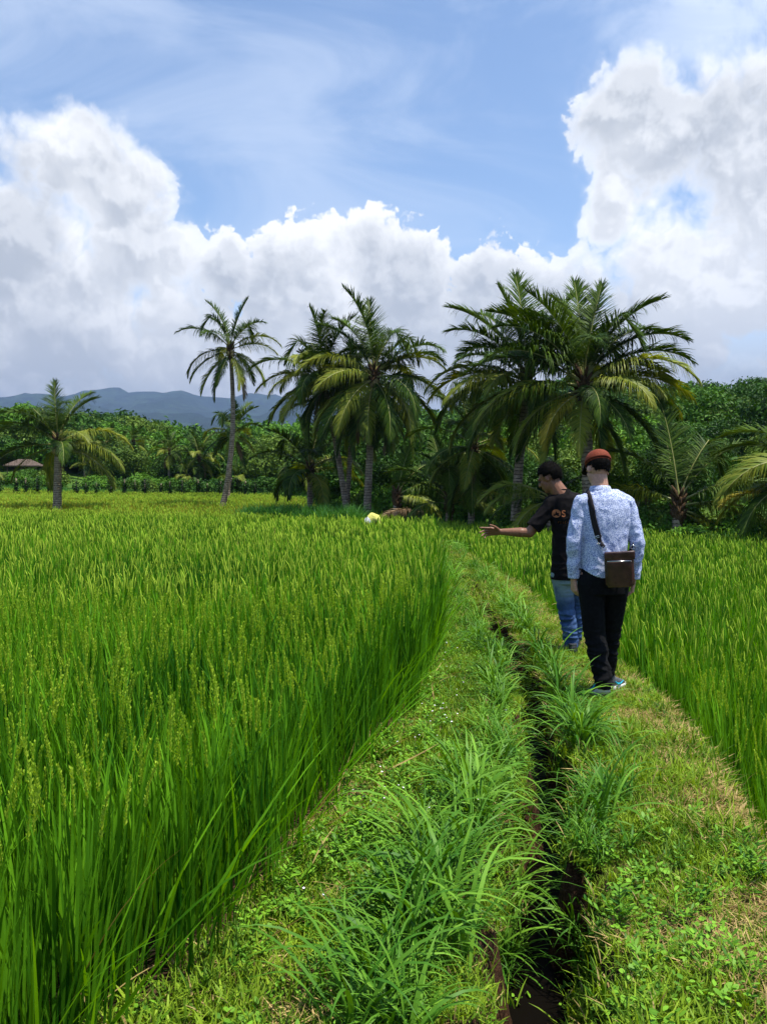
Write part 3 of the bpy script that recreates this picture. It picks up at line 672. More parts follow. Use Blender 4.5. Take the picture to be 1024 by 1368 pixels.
for k in range(26):
    a = k*2.4; zz = -0.55+k*0.045
    BOOT.add(*tube([(0.10*math.cos(a),0.10*math.sin(a),zz),(0.20*math.cos(a),0.20*math.sin(a),zz+0.12),(0.34*math.cos(a),0.34*math.sin(a),zz+0.34)], [0.07,0.08,0.03], 5), 0)
BOOT.add(*tube([(0,0,-0.75),(0,0,-0.3),(0,0,0.5)], [0.15,0.24,0.13], 8), 0); BOOT = BOOT.mesh('leaf_base', [M['fibre']])
def default_fronds(seed, dense=1.0):
    r = random.Random(seed); L = []; a = r.uniform(0, 360)
    for cls, n in (('s',2),('u',5),('m',5),('l',5),('d',4),('h',2)):
        for k in range(max(1, int(round(n*dense)))):
            a += 137.5+r.uniform(-14,14); L.append((cls, a, r.uniform(0.88,1.08)))
    if r.random() < 0.5: L.append(('x', r.uniform(0,360), 0.9))
    return L
def palm(label, base, crown, size, fronds, hi=True, nuts=0, group=None, r0=0.19, bow=0.0, seed=0, cat='palm tree'):
    bz = float(ground_z(base[0], base[1])) - 0.05
    t = thing('coconut_palm', label, cat, (base[0], base[1], bz), 0, group)
    top = Vector((crown[0]-base[0], crown[1]-base[1], crown[2]-bz)); n = 16
    P = []; 
    for k in range(n+1):
        s = k/n; P.append((top.x*(s**(0.75 if bow > 0 else 1.2)) + bow*math.sin(math.pi*s), top.y*s, top.z*s))
    rad = [r0*(1.0+0.55*max(0, 1-k/n*7))*(1-0.35*k/n)*(1+0.05*math.sin(k*3.1)) for k in range(n+1)]
    mb = MB(); mb.add(*tube(P, rad, 12 if hi else 7), 0); obj('trunk', mb.mesh('trunk', [M['palm_bark']]), t)
    b = obj('leaf_base', BOOT, t, top); b.scale = (size,)*3
    key = 'H' if hi else 'L'; rr = random.Random(seed+5)
    for i, (cls, az, sc) in enumerate(fronds):
        ms = FR[key+cls]; o = obj('frond', ms[i % len(ms)], t, top + Vector((0,0,{'s':0.45,'u':0.35,'m':0.22,'l':0.1,'d':0.0,'h':-0.12,'y':-0.1,'x':-0.2}[cls]*size)))
        o.rotation_euler = (rr.uniform(-0.28,0.28), rr.uniform(-0.13,0.13), R(az+rr.uniform(-5,5))); o.scale = (sc*size, sc*size*rr.choice([1,-1]), sc*size)
        if cls == 'y': o['label'] = 'yellow frond'
        if cls == 'x': o['label'] = 'dead brown frond'
    for k in range(nuts):
        a = rr.uniform(-2.6, 0.6); o = obj('coconut', NUT, t, top + Vector((0.27*math.cos(a), 0.27*math.sin(a), rr.uniform(-0.45,-0.1)))*size); o.scale = (size*rr.uniform(0.85,1.15),)*3
    return t
# azimuth of a frond: 0 = to the right of the picture, 90 = away, 180 = left, 270 = towards the camera
palm('lone tall slender coconut palm with thin leaning trunk rising from the rice left of centre', (-9.6,48.2), (-8.9,48,9.35), 0.72,
     [('s',20,1),('s',170,.9),('u',200,1),('u',150,.9),('u',330,.9),('u',60,1),('m',180,1.05),('m',5,1.0),('l',355,.95),('l',190,1),('l',120,.9),('d',185,1.0),('d',350,1.05),('d',60,.9),('h',205,1.1),('h',178,1.05),('h',320,1.0),('h',250,.8),('x',335,1.2),('d',20,.95),('m',250,.9)], nuts=5, r0=0.17, bow=0.35, seed=1)
palm('short stout coconut palm standing in the rice at the far left', (-18.3,46), (-18.2,46,3.7), 0.98,
     [('s',90,.85),('u',300,.85),('u',130,.9),('u',60,.9),('u',200,.85),('u',165,.8),('u',30,.8),('u',240,.8),('m',175,1.0),('m',10,1.0),('m',220,.9),('l',185,1.15),('l',355,1.0),('l',300,.8),('d',350,1.0),('d',15,.9),('d',200,.8),('l',60,.9),('d',130,.9),('m',320,.7),('x',80,.6)], nuts=6, r0=0.26, seed=2)
mid = dict(group=None)
palm('tall coconut palm with clustered nuts and long drooping fronds, front of the middle group', (-0.78,37.6), (-0.45,37.6,6.35), 0.95,
     [('s',80,1.0),('s',200,.95),('u',35,.9),('u',140,.9),('u',290,.85),('u',0,.85),('u',190,.8),('m',350,.85),('m',185,.9),('m',60,.9),('l',188,1.0),('l',352,.95),('l',230,.9),('l',310,.9),('l',110,.9),('l',170,1.0),('l',10,1.0),('m',210,.95),('m',330,.95),('m',150,.95),('m',20,.95),('u',110,.95),('d',175,1.0),('d',225,1.0),('d',320,1.0),('d',0,1.0),('d',200,1.0),('d',340,1.0),('d',245,.95),('d',300,.95),('d',15,.95),('h',190,1.0),('h',350,1.05),('h',270,.85),('h',320,1.0),('h',215,1.0),('h',240,.9),('h',300,.95),('x',190,.9),('y',345,1.1),('x',335,1.1),('x',350,1.0)], nuts=9, r0=0.19, seed=3)
palm('coconut palm leaning left at the back left of the middle group', (-1.7,40), (-2.9,40,6.6), 0.80, default_fronds(21, 1.15)+[('d',190,1),('h',200,1),('l',180,1)], nuts=3, r0=0.16, seed=4)
palm('slim coconut palm between the two taller palms of the middle group', (-1.9,41.5), (-1.5,41.5,5.4), 0.85, default_fronds(22, 1.0), r0=0.15, seed=5)
palm('leaning coconut palm with thick curved ringed trunk left of the largest palm', (4.55,28.4), (4.95,28.4,4.9), 0.86,
     [('s',95,1.12),('s',20,1.05),('s',160,1.0),('u',165,1.0),('u',190,.9),('u',60,.9),('u',120,1.0),('m',178,1.0),('m',200,.8),('l',182,1.0),('l',240,.85),('l',280,.8),('l',130,.9),('d',190,.9),('d',300,.8),('d',90,.9),('h',210,.7),('h',330,.8),('m',320,.8),('u',140,1.0),('u',10,1.0),('m',160,1.0),('l',200,.95),('l',165,1.0),('d',180,1.0),('d',220,.9)], nuts=3, r0=0.19, bow=-0.05, seed=6)
palm('largest coconut palm with a huge dark crown directly behind the two walking men', (6.65,26.2), (6.35,26.2,4.55), 0.90,
     [('s',90,.95),('s',100,.92),('s',60,.9),('s',140,.9),('s',20,.9),('s',200,.85),('u',150,1.05),('u',20,.85),('u',70,1.0),('u',125,1.0),('u',190,.9),('u',330,.9),('m',350,.92),('m',10,.88),('m',175,1.0),('m',70,1.0),('m',110,1.0),('u',40,.95),('u',350,.9),('u',260,.7),('l',5,.9),('l',350,.85),('l',185,1.0),('l',270,.65),('l',320,.75),('d',0,.9),('d',195,.85),('d',340,.8),('d',60,.9),('d',130,.9),('l',20,1.0),('l',200,.95),('l',300,.8),('m',330,.95),('m',200,.95),('d',170,.85),('u',170,1.0),('u',0,.95),('h',200,.85),('h',340,.85),('h',250,.7),('d',300,.7),('y',215,.95),('h',300,.6)], nuts=9, r0=0.25, seed=7)
palm('young coconut palm with pale ringed trunk between the middle group and the leaning palm', (3.35,31.5), (3.45,31.5,2.9), 0.62, default_fronds(31, 0.9)+[('h',190,1.2),('y',260,.9)], r0=0.14, seed=8)
palm('trunkless young palm with upright fronds low behind the farmer', (2.6,32.5), (2.6,32.5,0.7), 0.66, [('s',90,1),('s',0,1),('s',200,1),('u',20,1),('u',160,1),('u',270,.9),('u',220,.9),('m',0,.9),('m',180,.9),('m',300,.8),('l',340,.8),('l',200,.8)], seed=9)
palm('low palm with spreading fronds right of the middle palm trunk', (0.5,36.6), (0.6,36.6,0.9), 0.72, [('s',60,.8),('u',30,.9),('m',350,1.0),('m',10,1.0),('l',355,1.0),('l',20,.9),('l',320,.9),('d',345,.9),('x',350,1.3),('x',10,1.1)], seed=10)
palm('young palm with arched fronds behind the shirted man shoulder', (9.0,25.3), (9.1,25.3,0.8), 0.78, [('s',100,1),('s',60,.9),('u',30,1),('u',10,.9),('m',350,1.0),('m',170,.9),('l',340,.9),('l',0,.9),('d',330,.8),('d',10,.9),('u',160,.9),('y',350,.8)], seed=11)
palm('large palm at the right picture edge with fronds reaching into view', (11.9,21.8), (12.0,21.8,1.35), 0.92, [('u',90,.8),('u',150,.8),('u',175,.8),('m',200,.9),('u',30,1),('m',185,.9),('m',160,.8),('l',190,.85),('l',170,.8),('l',220,.8),('d',195,.8),('d',165,.7),('y',200,.9),('m',20,1),('l',0,1),('l',90,1)], seed=12)
palm('dark palm with drooping fronds hidden behind the lone palm trunk', (-11.5,60), (-11.0,60,5.2), 0.62, default_fronds(41, 0.9), hi=False, r0=0.25, seed=13)
palm('low wide palm in front of the wood left of the middle group', (-3.9,43.5), (-3.9,43.5,2.2), 0.80, default_fronds(43, 0.8)[:16], hi=False, seed=14)
palm('small palm with pale fronds low between the men and the leaning trunk', (5.6,27.2), (5.5,27.2,1.0), 0.6, [('u',90,.8),('m',190,1),('l',200,1),('l',170,.9),('d',215,.9),('y',185,.9),('m',0,.8)], seed=15)
FARP = [(-24.0,79,5.6,.75,'slender far palm left of the lone palm, nearer of two against the hill'),(-26.2,78,5.4,.75,'slender far palm left of the lone palm, against the green hill'),(-16.6,74,4.0,.95,'far palm with pale fronds just left of the lone trunk'),(-19.8,76,4.6,.8,'far palm standing in the wood above the bushes'),(-17.4,73,2.2,.7,'low far palm in the wood above the bushes'),
        (-27.5,77,3.4,.7,'far palm beside the vine poles'),(-7.2,66,2.9,.75,'far palm right of the lone palm'),(-5.3,60,2.4,.75,'far palm with brownish fronds left of the middle group'),(-12.8,71,2.0,.7,'low far palm behind the bright grass'),(-35,72,2.6,.8,'far palm below the hut'),(-31.5,86,6.0,.7,'far palm on the knoll beside the hut')]
for k, (x, y, z, s, lb) in enumerate(FARP):
    palm(lb, (x+0.3*math.sin(k*2), y), (x, y, z), s*0.62, default_fronds(60+k, 0.75), hi=False, r0=0.12, seed=60+k)
# fallen fronds at the field edge
def fallen(label, x, y, z, rz, kind, s):
    me = frond_mesh(R(25), 1.0, 3.6, droop=0.7, kind=kind, seed=90+kind, twist=0.4); o = obj('fallen_frond', me, None, (x,y,z)); o.rotation_euler = (R(8),0,R(rz)); o.scale = (s,)*3
    tag(o, label, 'palm frond')
fallen('dry pinkish brown palm frond heap at the field edge behind the farmer', 2.3,36.2,0.1,200,3,0.75)
fallen('dry brown frond lying beside the low palm behind the farmer', 2.6,36.0,0.0,150,3,0.5)
fallen('long yellow brown frond drooping onto the rice at the far right edge', 11.6,22.3,0.95,188,2,0.80)

# ------------------------------------------------------------------ broadleaf trees
def crown_mesh(seed, rx, rz, mi, leaf=0.26, lobes=26, per=230, airy=1.0):
    r = np.random.default_rng(seed); mb = MB()
    lc = r.normal(0,1,(lobes,3)); lc /= np.linalg.norm(lc,axis=1)[:,None]; lc *= (r.uniform(0.25,1,lobes)**0.5)[:,None]*np.array([rx*0.78,rx*0.78,rz*0.72])
    lc[:,2] = np.abs(lc[:,2])*r.choice([1,1,1,-0.6],lobes)
    lr = r.uniform(0.20,0.42,lobes)*rx*airy
    for c, q in zip(lc, lr):
        n = int(per*(q/(0.3*rx))**2); d = r.normal(0,1,(n,3)); d /= np.linalg.norm(d,axis=1)[:,None]
        keep = d[:,2] > -0.55; d = d[keep]; n = len(d)
        rr = q*(1+0.30*np.sin(d[:,0]*7+c[0]*3)*np.sin(d[:,1]*6+c[1]*5)+r.normal(0,0.12,n))
        p = c + d*rr[:,None]*np.array([1,1,0.8])
        nrm = d + r.normal(0,0.55,(n,3)); nrm /= np.linalg.norm(nrm,axis=1)[:,None]
        a = np.cross(nrm, r.normal(0,1,(n,3))); a /= np.linalg.norm(a,axis=1)[:,None]; b = np.cross(nrm, a)
        s = leaf*r.uniform(0.5,1.2,n)[:,None]
        V = np.stack([p-a*s, p-b*s*0.55+nrm*s*0.2, p+a*s, p+b*s*0.55+nrm*s*0.2], 1).reshape(-1,3)
        mb.add(V, (np.arange(n)*4)[:,None]+np.arange(4)[None,:], 0)
    return mb.mesh('crown', [M['tree%d' % mi]], smooth=False)
def trunk_mesh(seed, h, rad):
    r = np.random.default_rng(seed); mb = MB(); P = [(r.normal(0,0.05)*k, r.normal(0,0.05)*k, h*k/5-0.3) for k in range(6)]
    mb.add(*tube(P, [rad*(1.25-0.13*k) for k in range(6)], 8), 0)
    for k in range(5):
        a = r.uniform(0,6.28); q = np.array(P[2+k%3]); d = np.array([math.cos(a), math.sin(a), 0.9])*h*0.32
        mb.add(*tube([q, q+d*0.5+[0,0,0.1], q+d], [rad*0.5, rad*0.35, rad*0.15], 6), 0)
    return mb.mesh('trunk', [M['bark']])
CR = [crown_mesh(200+i, 2.3, 1.9, i % 4, 0.105, 44, 330) for i in range(8)]
CRL = [crown_mesh(300+i, 2.4, 1.9, i % 4, 0.21, 36, 130) for i in range(8)]
TRK = [trunk_mesh(400+i, 3.4, 0.17) for i in range(3)]
SH = [crown_mesh(500+i, 1.0, 0.75, [1,2,0,1][i], 0.075, 26, 170) for i in range(4)]
def tree(label, x, y, s, k, crown_h=3.6, group=None, lo=False, sz=1.0):
    t = thing('broadleaf_tree', label, 'tree', (x, y, float(ground_z(x, y))-0.1), rng.uniform(0,6.28), group); t.scale = (s, s, s*sz)
    obj('trunk', TRK[k % 3], t); obj('crown', (CRL if lo else CR)[k % 8], t, (0,0,crown_h)); return t
def shrub(label, x, y, s, k, group=None):
    o = obj('shrub', SH[k % 4], None, (x, y, float(ground_z(x, y))+0.35*s)); o.rotation_euler = (0,0,rng.uniform(0,6.28)); o.scale = (s,s,s*rng.uniform(0.8,1.15)); tag(o, label, 'shrub', group); return o
# right slope, from the field edge upward
GR = 'trees on the wooded slope right of the palms'
for k in range(34):
    y = 30+k*1.55+rng.uniform(-1,1); x = y*rng.uniform(0.20,0.50)
    tree('leafy tree among the dense trees of the wooded slope right of the palms', x, y, rng.uniform(0.55,0.85)*(1+0.004*k), int(rng.integers(0,8)), rng.uniform(2.2,3.4), GR, lo=y > 45)
GM = 'trees of the dark wood behind the palms'
for k in range(40):
    x = rng.uniform(-8, 14); y = float(tree_line(x))+rng.uniform(3.5, 22)
    tree('dark leafy tree of the wood behind the coconut palms', x, y, rng.uniform(0.55,0.85), int(rng.choice([0,3,4,7,1,2])), rng.uniform(1.8,3.0), GM, lo=y > 48)
for k, (x, y, s, i, lb) in enumerate([(33.5,74,1.1,0,'tall rounded tree topping the skyline right of the largest palm'),(38.5,78,1.05,3,'dark tree on the skyline at the far right'),(30.5,66,1.0,1,'bright broad-leaved tree below the right skyline'),(25.5,52,0.95,2,'light green tree halfway up the right slope'),(36.0,70,1.1,5,'leafy crown just below the skyline at the right edge')]):
    tree(lb, x, y, s, i, 3.4)
for k, (x, y, s, i, lb) in enumerate([(-46,92,1.3,1,'bright green tree at the far left edge behind the short palm'),(-43,98,1.4,5,'bright green rounded tree just left of the short palm'),(-36.5,97,1.2,4,'dark tree behind the short stout palm'),(-50,104,1.3,3,'dark treetop highest at the far left')]):
    tree(lb, x, y, s, i, 3.4, lo=True)
# shrubs at the field edges
GS = 'shrubs along the right field edge'
for k in range(30):
    x = rng.uniform(5.5, 13.5); y = float(tree_line(x))+rng.uniform(0.4, 3.5); shrub('small leafy shrub along the right field edge under the palms', x, y, rng.uniform(0.6,1.15), k, GS)
shrub('rounded bright shrub standing forward at the right field edge', 8.9, 23.6, 0.95, 0)
for k, (x_, y_, lb) in enumerate([(6.1,25.2,'low shrub hiding the foot of the largest palm'),(4.4,27.6,'bushy shrub at the foot of the leaning ringed trunk'),(7.4,25.3,'dense shrub in the gap right of the shirted man head')]): shrub(lb, x_, y_, 0.95, k+1)
GS2 = 'shrubs under the middle palms'
for k in range(26):
    x = rng.uniform(-3, 5.5); y = float(tree_line(x))+rng.uniform(1.5, 5); shrub('leafy shrub in the shade under the middle palms', x, y, rng.uniform(0.7,1.4), k, GS2)
GS3 = 'shrubs beyond the ripening rice'
for k in range(34):
    x = rng.uniform(-40, -5); y = float(tree_line(x))+rng.uniform(0.5, 6); shrub('bright shrub beyond the ripening rice on the left', x, y, rng.uniform(0.9,1.9), k, GS3)
# the forest on the hills reads as one mass
def forest():
    P = []; nn = 0
    for (x0,x1,y0,y1,sp) in ((-95,75,76,150,3.1),(12,60,44,76,3.0),(-30,14,52,76,3.0)):
        X, Y = grid(x0,x1,y0,y1,sp,0.45); k = (np.abs(X) < Y*0.56+8) & (Y > tree_line(X)+7)
        k &= ~((np.abs(X+35) < 9) & (np.abs(Y-82) < 10))
        P.append(np.stack([X[k], Y[k]], 1))
    X, Y = grid(-240,220,150,420,9,0.45); k = (np.abs(X) < Y*0.56+10); P.append(np.stack([X[k], Y[k]], 1)); nf = k.sum()
    P = np.concatenate(P); N = len(P); print('forest', N)
    S = rng.uniform(0.8,1.45,N); S[-nf:] *= 2.2
    Z = ground_z(P[:,0], P[:,1]) + 1.9*S
    patch = vnoise(P[:,0], P[:,1], 0.09, 2.0) + rng.normal(0,0.35,N)
    idx = np.where(patch > 0.25, rng.choice([1,2,5,6],N), rng.choice([0,3,4,7,1],N))
    idx = np.where(P[:,1] < 85, idx+8, idx)
    scatter('forest', 'dense green tropical forest covering the hills behind the fields', CRL+CR, np.stack([P[:,0],P[:,1],Z],1), rng.uniform(0,6.28,N), 0.15, S, idx)
forest()
# banana plants
def banana(label, x, y, s):
    t = thing('banana_plant', label, 'banana plant', (x, y, float(ground_z(x, y))-0.05), rng.uniform(0,6)); t.scale = (s,)*3
    mb = MB(); mb.add(*tube([(0,0,0),(0.02,0,0.8),(0,0,1.5)], [0.13,0.10,0.05], 8), 0); obj('stem', mb.mesh('stem', [M['banana']]), t)
    for k in range(8):
        mb = MB(); V, F = blades(np.array([[0,0,1.35]]), np.array([k*2.4]), np.array([0.2+0.07*k]), np.array([0.9+0.1*k]), np.array([1.5]), np.array([0.42]), 9, 1.3, np.array([0.2]), 'oval'); mb.add(V, F, 0); obj('leaf', mb.mesh('leaf', [M['banana']]), t)
banana('banana plant among the shrubs behind the leaning trunk', 3.9, 33.5, 0.8)

# ------------------------------------------------------------------ row of vine covered poles, hut
def vine_poles():
    mb = MB(); mb.add(*tube([(0,0,0),(0.02,0,0.8),(0,0.02,1.5)], 0.05, 6), 0); pole = mb.mesh('pole', [M['bark']])
    r = np.random.default_rng(3); vines = []
    for v in range(3):
        mb = MB(); n = 420; z = r.uniform(0.05,1.55,n); a = r.uniform(0,6.28,n); q = (0.16+0.10*np.sin(z*5+v))*r.uniform(0.5,1.3,n)
        V, F = blades(np.stack([q*np.cos(a), q*np.sin(a), z],1), r.uniform(0,6.28,n), r.uniform(0.5,2.2,n), r.uniform(0,0.8,n), r.uniform(0.10,0.18,n), r.uniform(0.07,0.11,n), 2, 1.2, r.normal(0,0.5,n), 'oval'); mb.add(V, F, 0)
        vines.append(mb.mesh('vine', [M['tree3' if v != 1 else 'tree0']]))
    for k in range(27):
        x = -36 + k*0.98 + rng.uniform(-0.2,0.2); y = 66.5 + rng.uniform(-0.4,0.4) + 0.04*k
        t = thing('vine_pole', 'dark leafy vine climbing a pole in the row beyond the ripening rice', 'vine pole', (x, y, float(ground_z(x,y))), rng.uniform(0,6), 'vine poles in a row beyond the ripening rice')
        s = rng.uniform(1.0,1.35); t.scale = (s,s,s)
        obj('pole', pole, t); obj('vine', vines[k%3], t)
vine_poles()
def hut():
    x, y = -35.6, 81.5; z = float(ground_z(x, y)); t = thing('hut', 'small open hut with grey brown hipped roof on the grassy knoll at the left', 'hut', (x,y,z), 0.15); t.scale = (0.58,)*3
    thatch = plain_mat('thatch', (0.07,0.05,0.04), (0.16,0.12,0.095), 3, 0.95, 0.1, 0.6, 0.05, stretch=(1,1,6)); wood = plain_mat('wood', (0.10,0.06,0.035), (0.20,0.13,0.08), 4)
    mb = MB(); w_, d_, h0, h1 = 2.9, 2.2, 2.0, 3.1
    V = [(-w_,-d_,h0),(w_,-d_,h0),(w_,d_,h0),(-w_,d_,h0),(-1.0,0,h1),(1.0,0,h1),(-w_,-d_,h0-0.15),(w_,-d_,h0-0.15),(w_,d_,h0-0.15),(-w_,d_,h0-0.15)]
    mb.add(V, [np.array([[0,1,5,4],[2,3,4,5],[0,6,7,1],[1,7,8,2],[2,8,9,3],[3,9,6,0],[9,8,7,6]]), np.array([[1,2,5],[3,0,4]])], 0); obj('roof', mb.mesh('roof', [thatch], False), t)
    for px, py in ((-2.3,-1.7),(2.3,-1.7),(2.3,1.7),(-2.3,1.7),(0,-1.7)):
        mb = MB(); mb.add(*tube([(px,py,-0.3),(px,py,1.95)], 0.08, 6), 0); obj('post', mb.mesh('post', [wood]), t)
    mb = MB(); mb.add(*box((0,0,0.45), (4.9,3.6,0.12))); obj('platform', mb.mesh('platform', [wood], False), t)
hut()

# ------------------------------------------------------------------ people
def evaluate(me, mods):
    o = bpy.data.objects.new('tmp', me); col.objects.link(o)
    for typ, kw in mods:
        md = o.modifiers.new(typ, typ)
        for k, v in kw.items(): setattr(md, k, v)
    dg = bpy.context.evaluated_depsgraph_get(); dg.update()
    r = bpy.data.meshes.new_from_object(o.evaluated_get(dg), depsgraph=dg); bpy.data.objects.remove(o); return r
def capsule(mb, p0, p1, r0, r1, ell=None):
    p0 = np.array(p0, float); p1 = np.array(p1, float); d = (p1-p0)/(np.linalg.norm(p1-p0)+1e-9)
    P = []; Q = []
    for a in np.linspace(-1.45, 0, 5): P.append(p0+d*r0*math.sin(a)); Q.append(r0*math.cos(a))
    for t in (0.33, 0.66): P.append(p0*(1-t)+p1*t); Q.append(r0*(1-t)+r1*t)
    for a in np.linspace(0, 1.45, 5): P.append(p1+d*r1*math.sin(a)); Q.append(r1*math.cos(a))
    mb.add(*tube(P, Q, 14, True, ell), 0)
def chain(mb, pts, rads):
    for a, b, r0, r1 in zip(pts[:-1], pts[1:], rads[:-1], rads[1:]): capsule(mb, a, b, r0, r1)
def loft(mb, secs, n=28, closed=True):
    """secs: (cx,cy,cz,rx,ry,rot) stacked upward; superellipse rings"""
    V = []; th = np.linspace(0, 2*np.pi, n, endpoint=False)
    for (cx,cy,cz,rx,ry,rot) in secs:
        c = np.sign(np.cos(th))*np.abs(np.cos(th))**0.85*rx; s = np.sign(np.sin(th))*np.abs(np.sin(th))**0.85*ry
        V.append(np.stack([cx+c*math.cos(rot)-s*math.sin(rot), cy+c*math.sin(rot)+s*math.cos(rot), np.full(n, cz)], 1))
    V = np.concatenate(V); i = np.arange(n); j = (i+1)%n; m_ = len(secs)
    F = np.concatenate([np.stack([k*n+i, k*n+j, (k+1)*n+j, (k+1)*n+i],1) for k in range(m_-1)]); fs = [F]
    if closed:
        V = np.concatenate([V, [[secs[0][0],secs[0][1],secs[0][2]]], [[secs[-1][0],secs[-1][1],secs[-1][2]]]])
        fs += [np.stack([j,i,np.full(n,m_*n)],1), np.stack([(m_-1)*n+i,(m_-1)*n+j,np.full(n,m_*n+1)],1)]
    mb.add(V, fs, 0)
def xform(V, Mx):
    V = np.asarray(V); return V@np.array(Mx.to_3x3()).T + np.array(Mx.translation)
def hand(mb, wrist, along, palm_n, s=1.0, curl=(0.5,0.6,0.7,0.8), thumb_side=1, spread=0.1):
    """along: direction of the fingers; palm_n: direction the palm faces"""
    a = Vector(along).normalized(); nrm = Vector(palm_n); nrm = (nrm - a*nrm.dot(a)).normalized(); side = a.cross(nrm)*thumb_side
    w = Vector(wrist)
    def P(x, y, z): return w + a*x*s + side*y*s + nrm*z*s
    for k in range(4): capsule(mb, P(0.005, 0.012-0.008*k, 0), P(0.085-0.004*abs(k-1), 0.030-0.020*k, 0), 0.017*s, 0.012*s)
    LN = [(0.042,0.026,0.020),(0.046,0.030,0.022),(0.043,0.028,0.020),(0.034,0.021,0.018)]
    for k in range(4):
        y = 0.030-0.020*k; p = P(0.088-0.004*abs(k-1), y, 0); ang = 0.15; yy = spread*(1.5-k)*0.5
        r = [0.0088,0.0082,0.0075,0.0062]
        for q in range(3):
            ang += curl[k]; d = a*math.cos(ang) + nrm*math.sin(ang) + side*yy; d.normalize(); n_ = p + d*LN[k][q]*s; capsule(mb, p, n_, r[q]*s, r[q+1]*s); p = n_
    p = P(0.020, 0.026, 0.004); d = (a*0.65+side*0.75+nrm*0.35).normalized()
    for q, (ln, r0, r1) in enumerate(((0.042,0.015,0.011),(0.032,0.0105,0.009),(0.026,0.009,0.007))):
        n_ = p + d*ln*s; capsule(mb, p, n_, r0*s, r1*s); p = n_; d = (d + a*0.35 + nrm*0.12).normalized()
def head(mb, Mx):
    """skin of a head; local frame: origin at head centre, +Y is the face direction, +Z crown"""
    def B(c, r, n=18, m_=12):
        V, F = ball(c, r, n, m_); mb.add(xform(V, Mx), F, 0)
    B((0,-0.012,0.025), (0.076,0.094,0.092)); B((0,0.030,-0.030), (0.060,0.062,0.082)); B((0,0.060,-0.085), (0.030,0.026,0.024))
    B((0,0.075,0.028), (0.055,0.022,0.018))   # brow
    def C(a, b, r0, r1):
        a = Mx@Vector(a); b = Mx@Vector(b); capsule(mb, a, b, r0, r1)
    C((0,0.086,0.020), (0,0.106,-0.018), 0.010, 0.014); C((-0.012,0.092,-0.022), (0.012,0.092,-0.022), 0.009, 0.009)
    C((-0.020,0.086,-0.050), (0.020,0.086,-0.050), 0.008, 0.008); C((-0.017,0.086,-0.059), (0.017,0.086,-0.059), 0.008, 0.008)
    for s in (-1, 1):
        V, F = ball((0,0,0), (0.011,0.019,0.031), 12, 8); E = Mx@Matrix.Translation((s*0.078,-0.006,-0.004))@Matrix.Rotation(s*-0.35,4,'Z'); mb.add(xform(V, E), F, 0)
        C((s*0.042,0.064,-0.012), (s*0.030,0.072,-0.030), 0.014, 0.011)
def fuse(mb, name, mats, voxel=0.005, smooth=3, noise_disp=None, sub=False):
    me = mb.mesh(name, mats); mods = [('REMESH', dict(mode='VOXEL', voxel_size=voxel, use_smooth_shade=True)), ('SMOOTH', dict(factor=0.5, iterations=smooth))]
    r = evaluate(me, mods); r.name = name
    if noise_disp:
        V = np.zeros(len(r.vertices)*3, np.float32); r.vertices.foreach_get('co', V); V = V.reshape(-1,3); Nn = np.zeros_like(V).ravel(); r.vertices.foreach_get('normal', Nn); Nn = Nn.reshape(-1,3)
        d = noise_disp(V); V = V + Nn*d[:,None]; r.vertices.foreach_set('co', V.astype(np.float32).ravel()); r.update()
    return r
def cut_mesh(me, keep):
    bm = bmesh.new(); bm.from_mesh(me); bmesh.ops.delete(bm, geom=[v for v in bm.verts if not keep(v.co)], context='VERTS'); bm.to_mesh(me); bm.free(); return me
def wrinkles(amp, axis_scale=(9,9,22), seed=0.0, ridge=True):
    def f(V):
        out = np.empty(len(V))
        for i, v in enumerate(V):
            q = Vector((v[0]*axis_scale[0]+seed, v[1]*axis_scale[1], v[2]*axis_scale[2])); q += Vector((mnoise.noise(q*0.4), mnoise.noise(q*0.4+Vector((5,5,5))), 0))*1.5
            n = mnoise.noise(q); out[i] = amp*((1-abs(n)*3.2) if ridge else n*1.5)
        return out
    return f
def skin(name, c): 
    m, t = mat(name); tcn = t.node('ShaderNodeTexCoord'); n = t.noise(tcn.outputs['Object'], 60, 4, 0.6)
    cc = t.mix(t.ramp(n, 0.3, 0.7), tuple(x*0.85 for x in c), tuple(x*1.12 for x in c)); p = principled(t, cc, 0.5, 0.4, bump(t, n, 0.25, 0.002)); p.inputs['Subsurface Weight'].default_value = 0.12; p.inputs['Subsurface Radius'].default_value = (0.02,0.008,0.004); p.inputs['Subsurface Scale'].default_value = 0.3
    finish(t, p.outputs[0]); return m
def hair_mat():
    m, t = mat('hair'); tcn = t.node('ShaderNodeTexCoord'); mp = t.node('ShaderNodeMapping'); mp.inputs['Scale'].default_value = (180,180,25); t.l.new(tcn.outputs['Object'], mp.inputs[0])
    n = t.noise(mp.outputs[0], 1.0, 3, 0.6); p = principled(t, t.mix(n, (0.002,0.0018,0.0015), (0.007,0.006,0.005)), 0.85, 0.06, bump(t, n, 0.8, 0.004)); finish(t, p.outputs[0]); return m
M['skin_light'] = skin('skin_light', (0.50,0.27,0.18)); M['skin_brown'] = skin('skin_brown', (0.22,0.095,0.048)); M['hair'] = hair_mat()
M['black_cloth'] = plain_mat('black_cloth', (0.0035,0.0035,0.004), (0.008,0.008,0.009), 45, 0.9, 0.12, 0.5, 0.003)
M['tee'] = plain_mat('tee', (0.005,0.0045,0.0045), (0.010,0.008,0.009), 45, 0.9, 0.12, 0.4, 0.003)
M['cap'] = plain_mat('cap', (0.15,0.030,0.013), (0.22,0.046,0.020), 90, 0.8, 0.2, 0.4, 0.002)
M['leather'] = plain_mat('leather', (0.034,0.013,0.010), (0.078,0.030,0.023), 14, 0.27, 0.6, 0.5, 0.006)
M['strap'] = plain_mat('strap', (0.010,0.007,0.008), (0.020,0.014,0.015), 200, 0.8, 0.3)
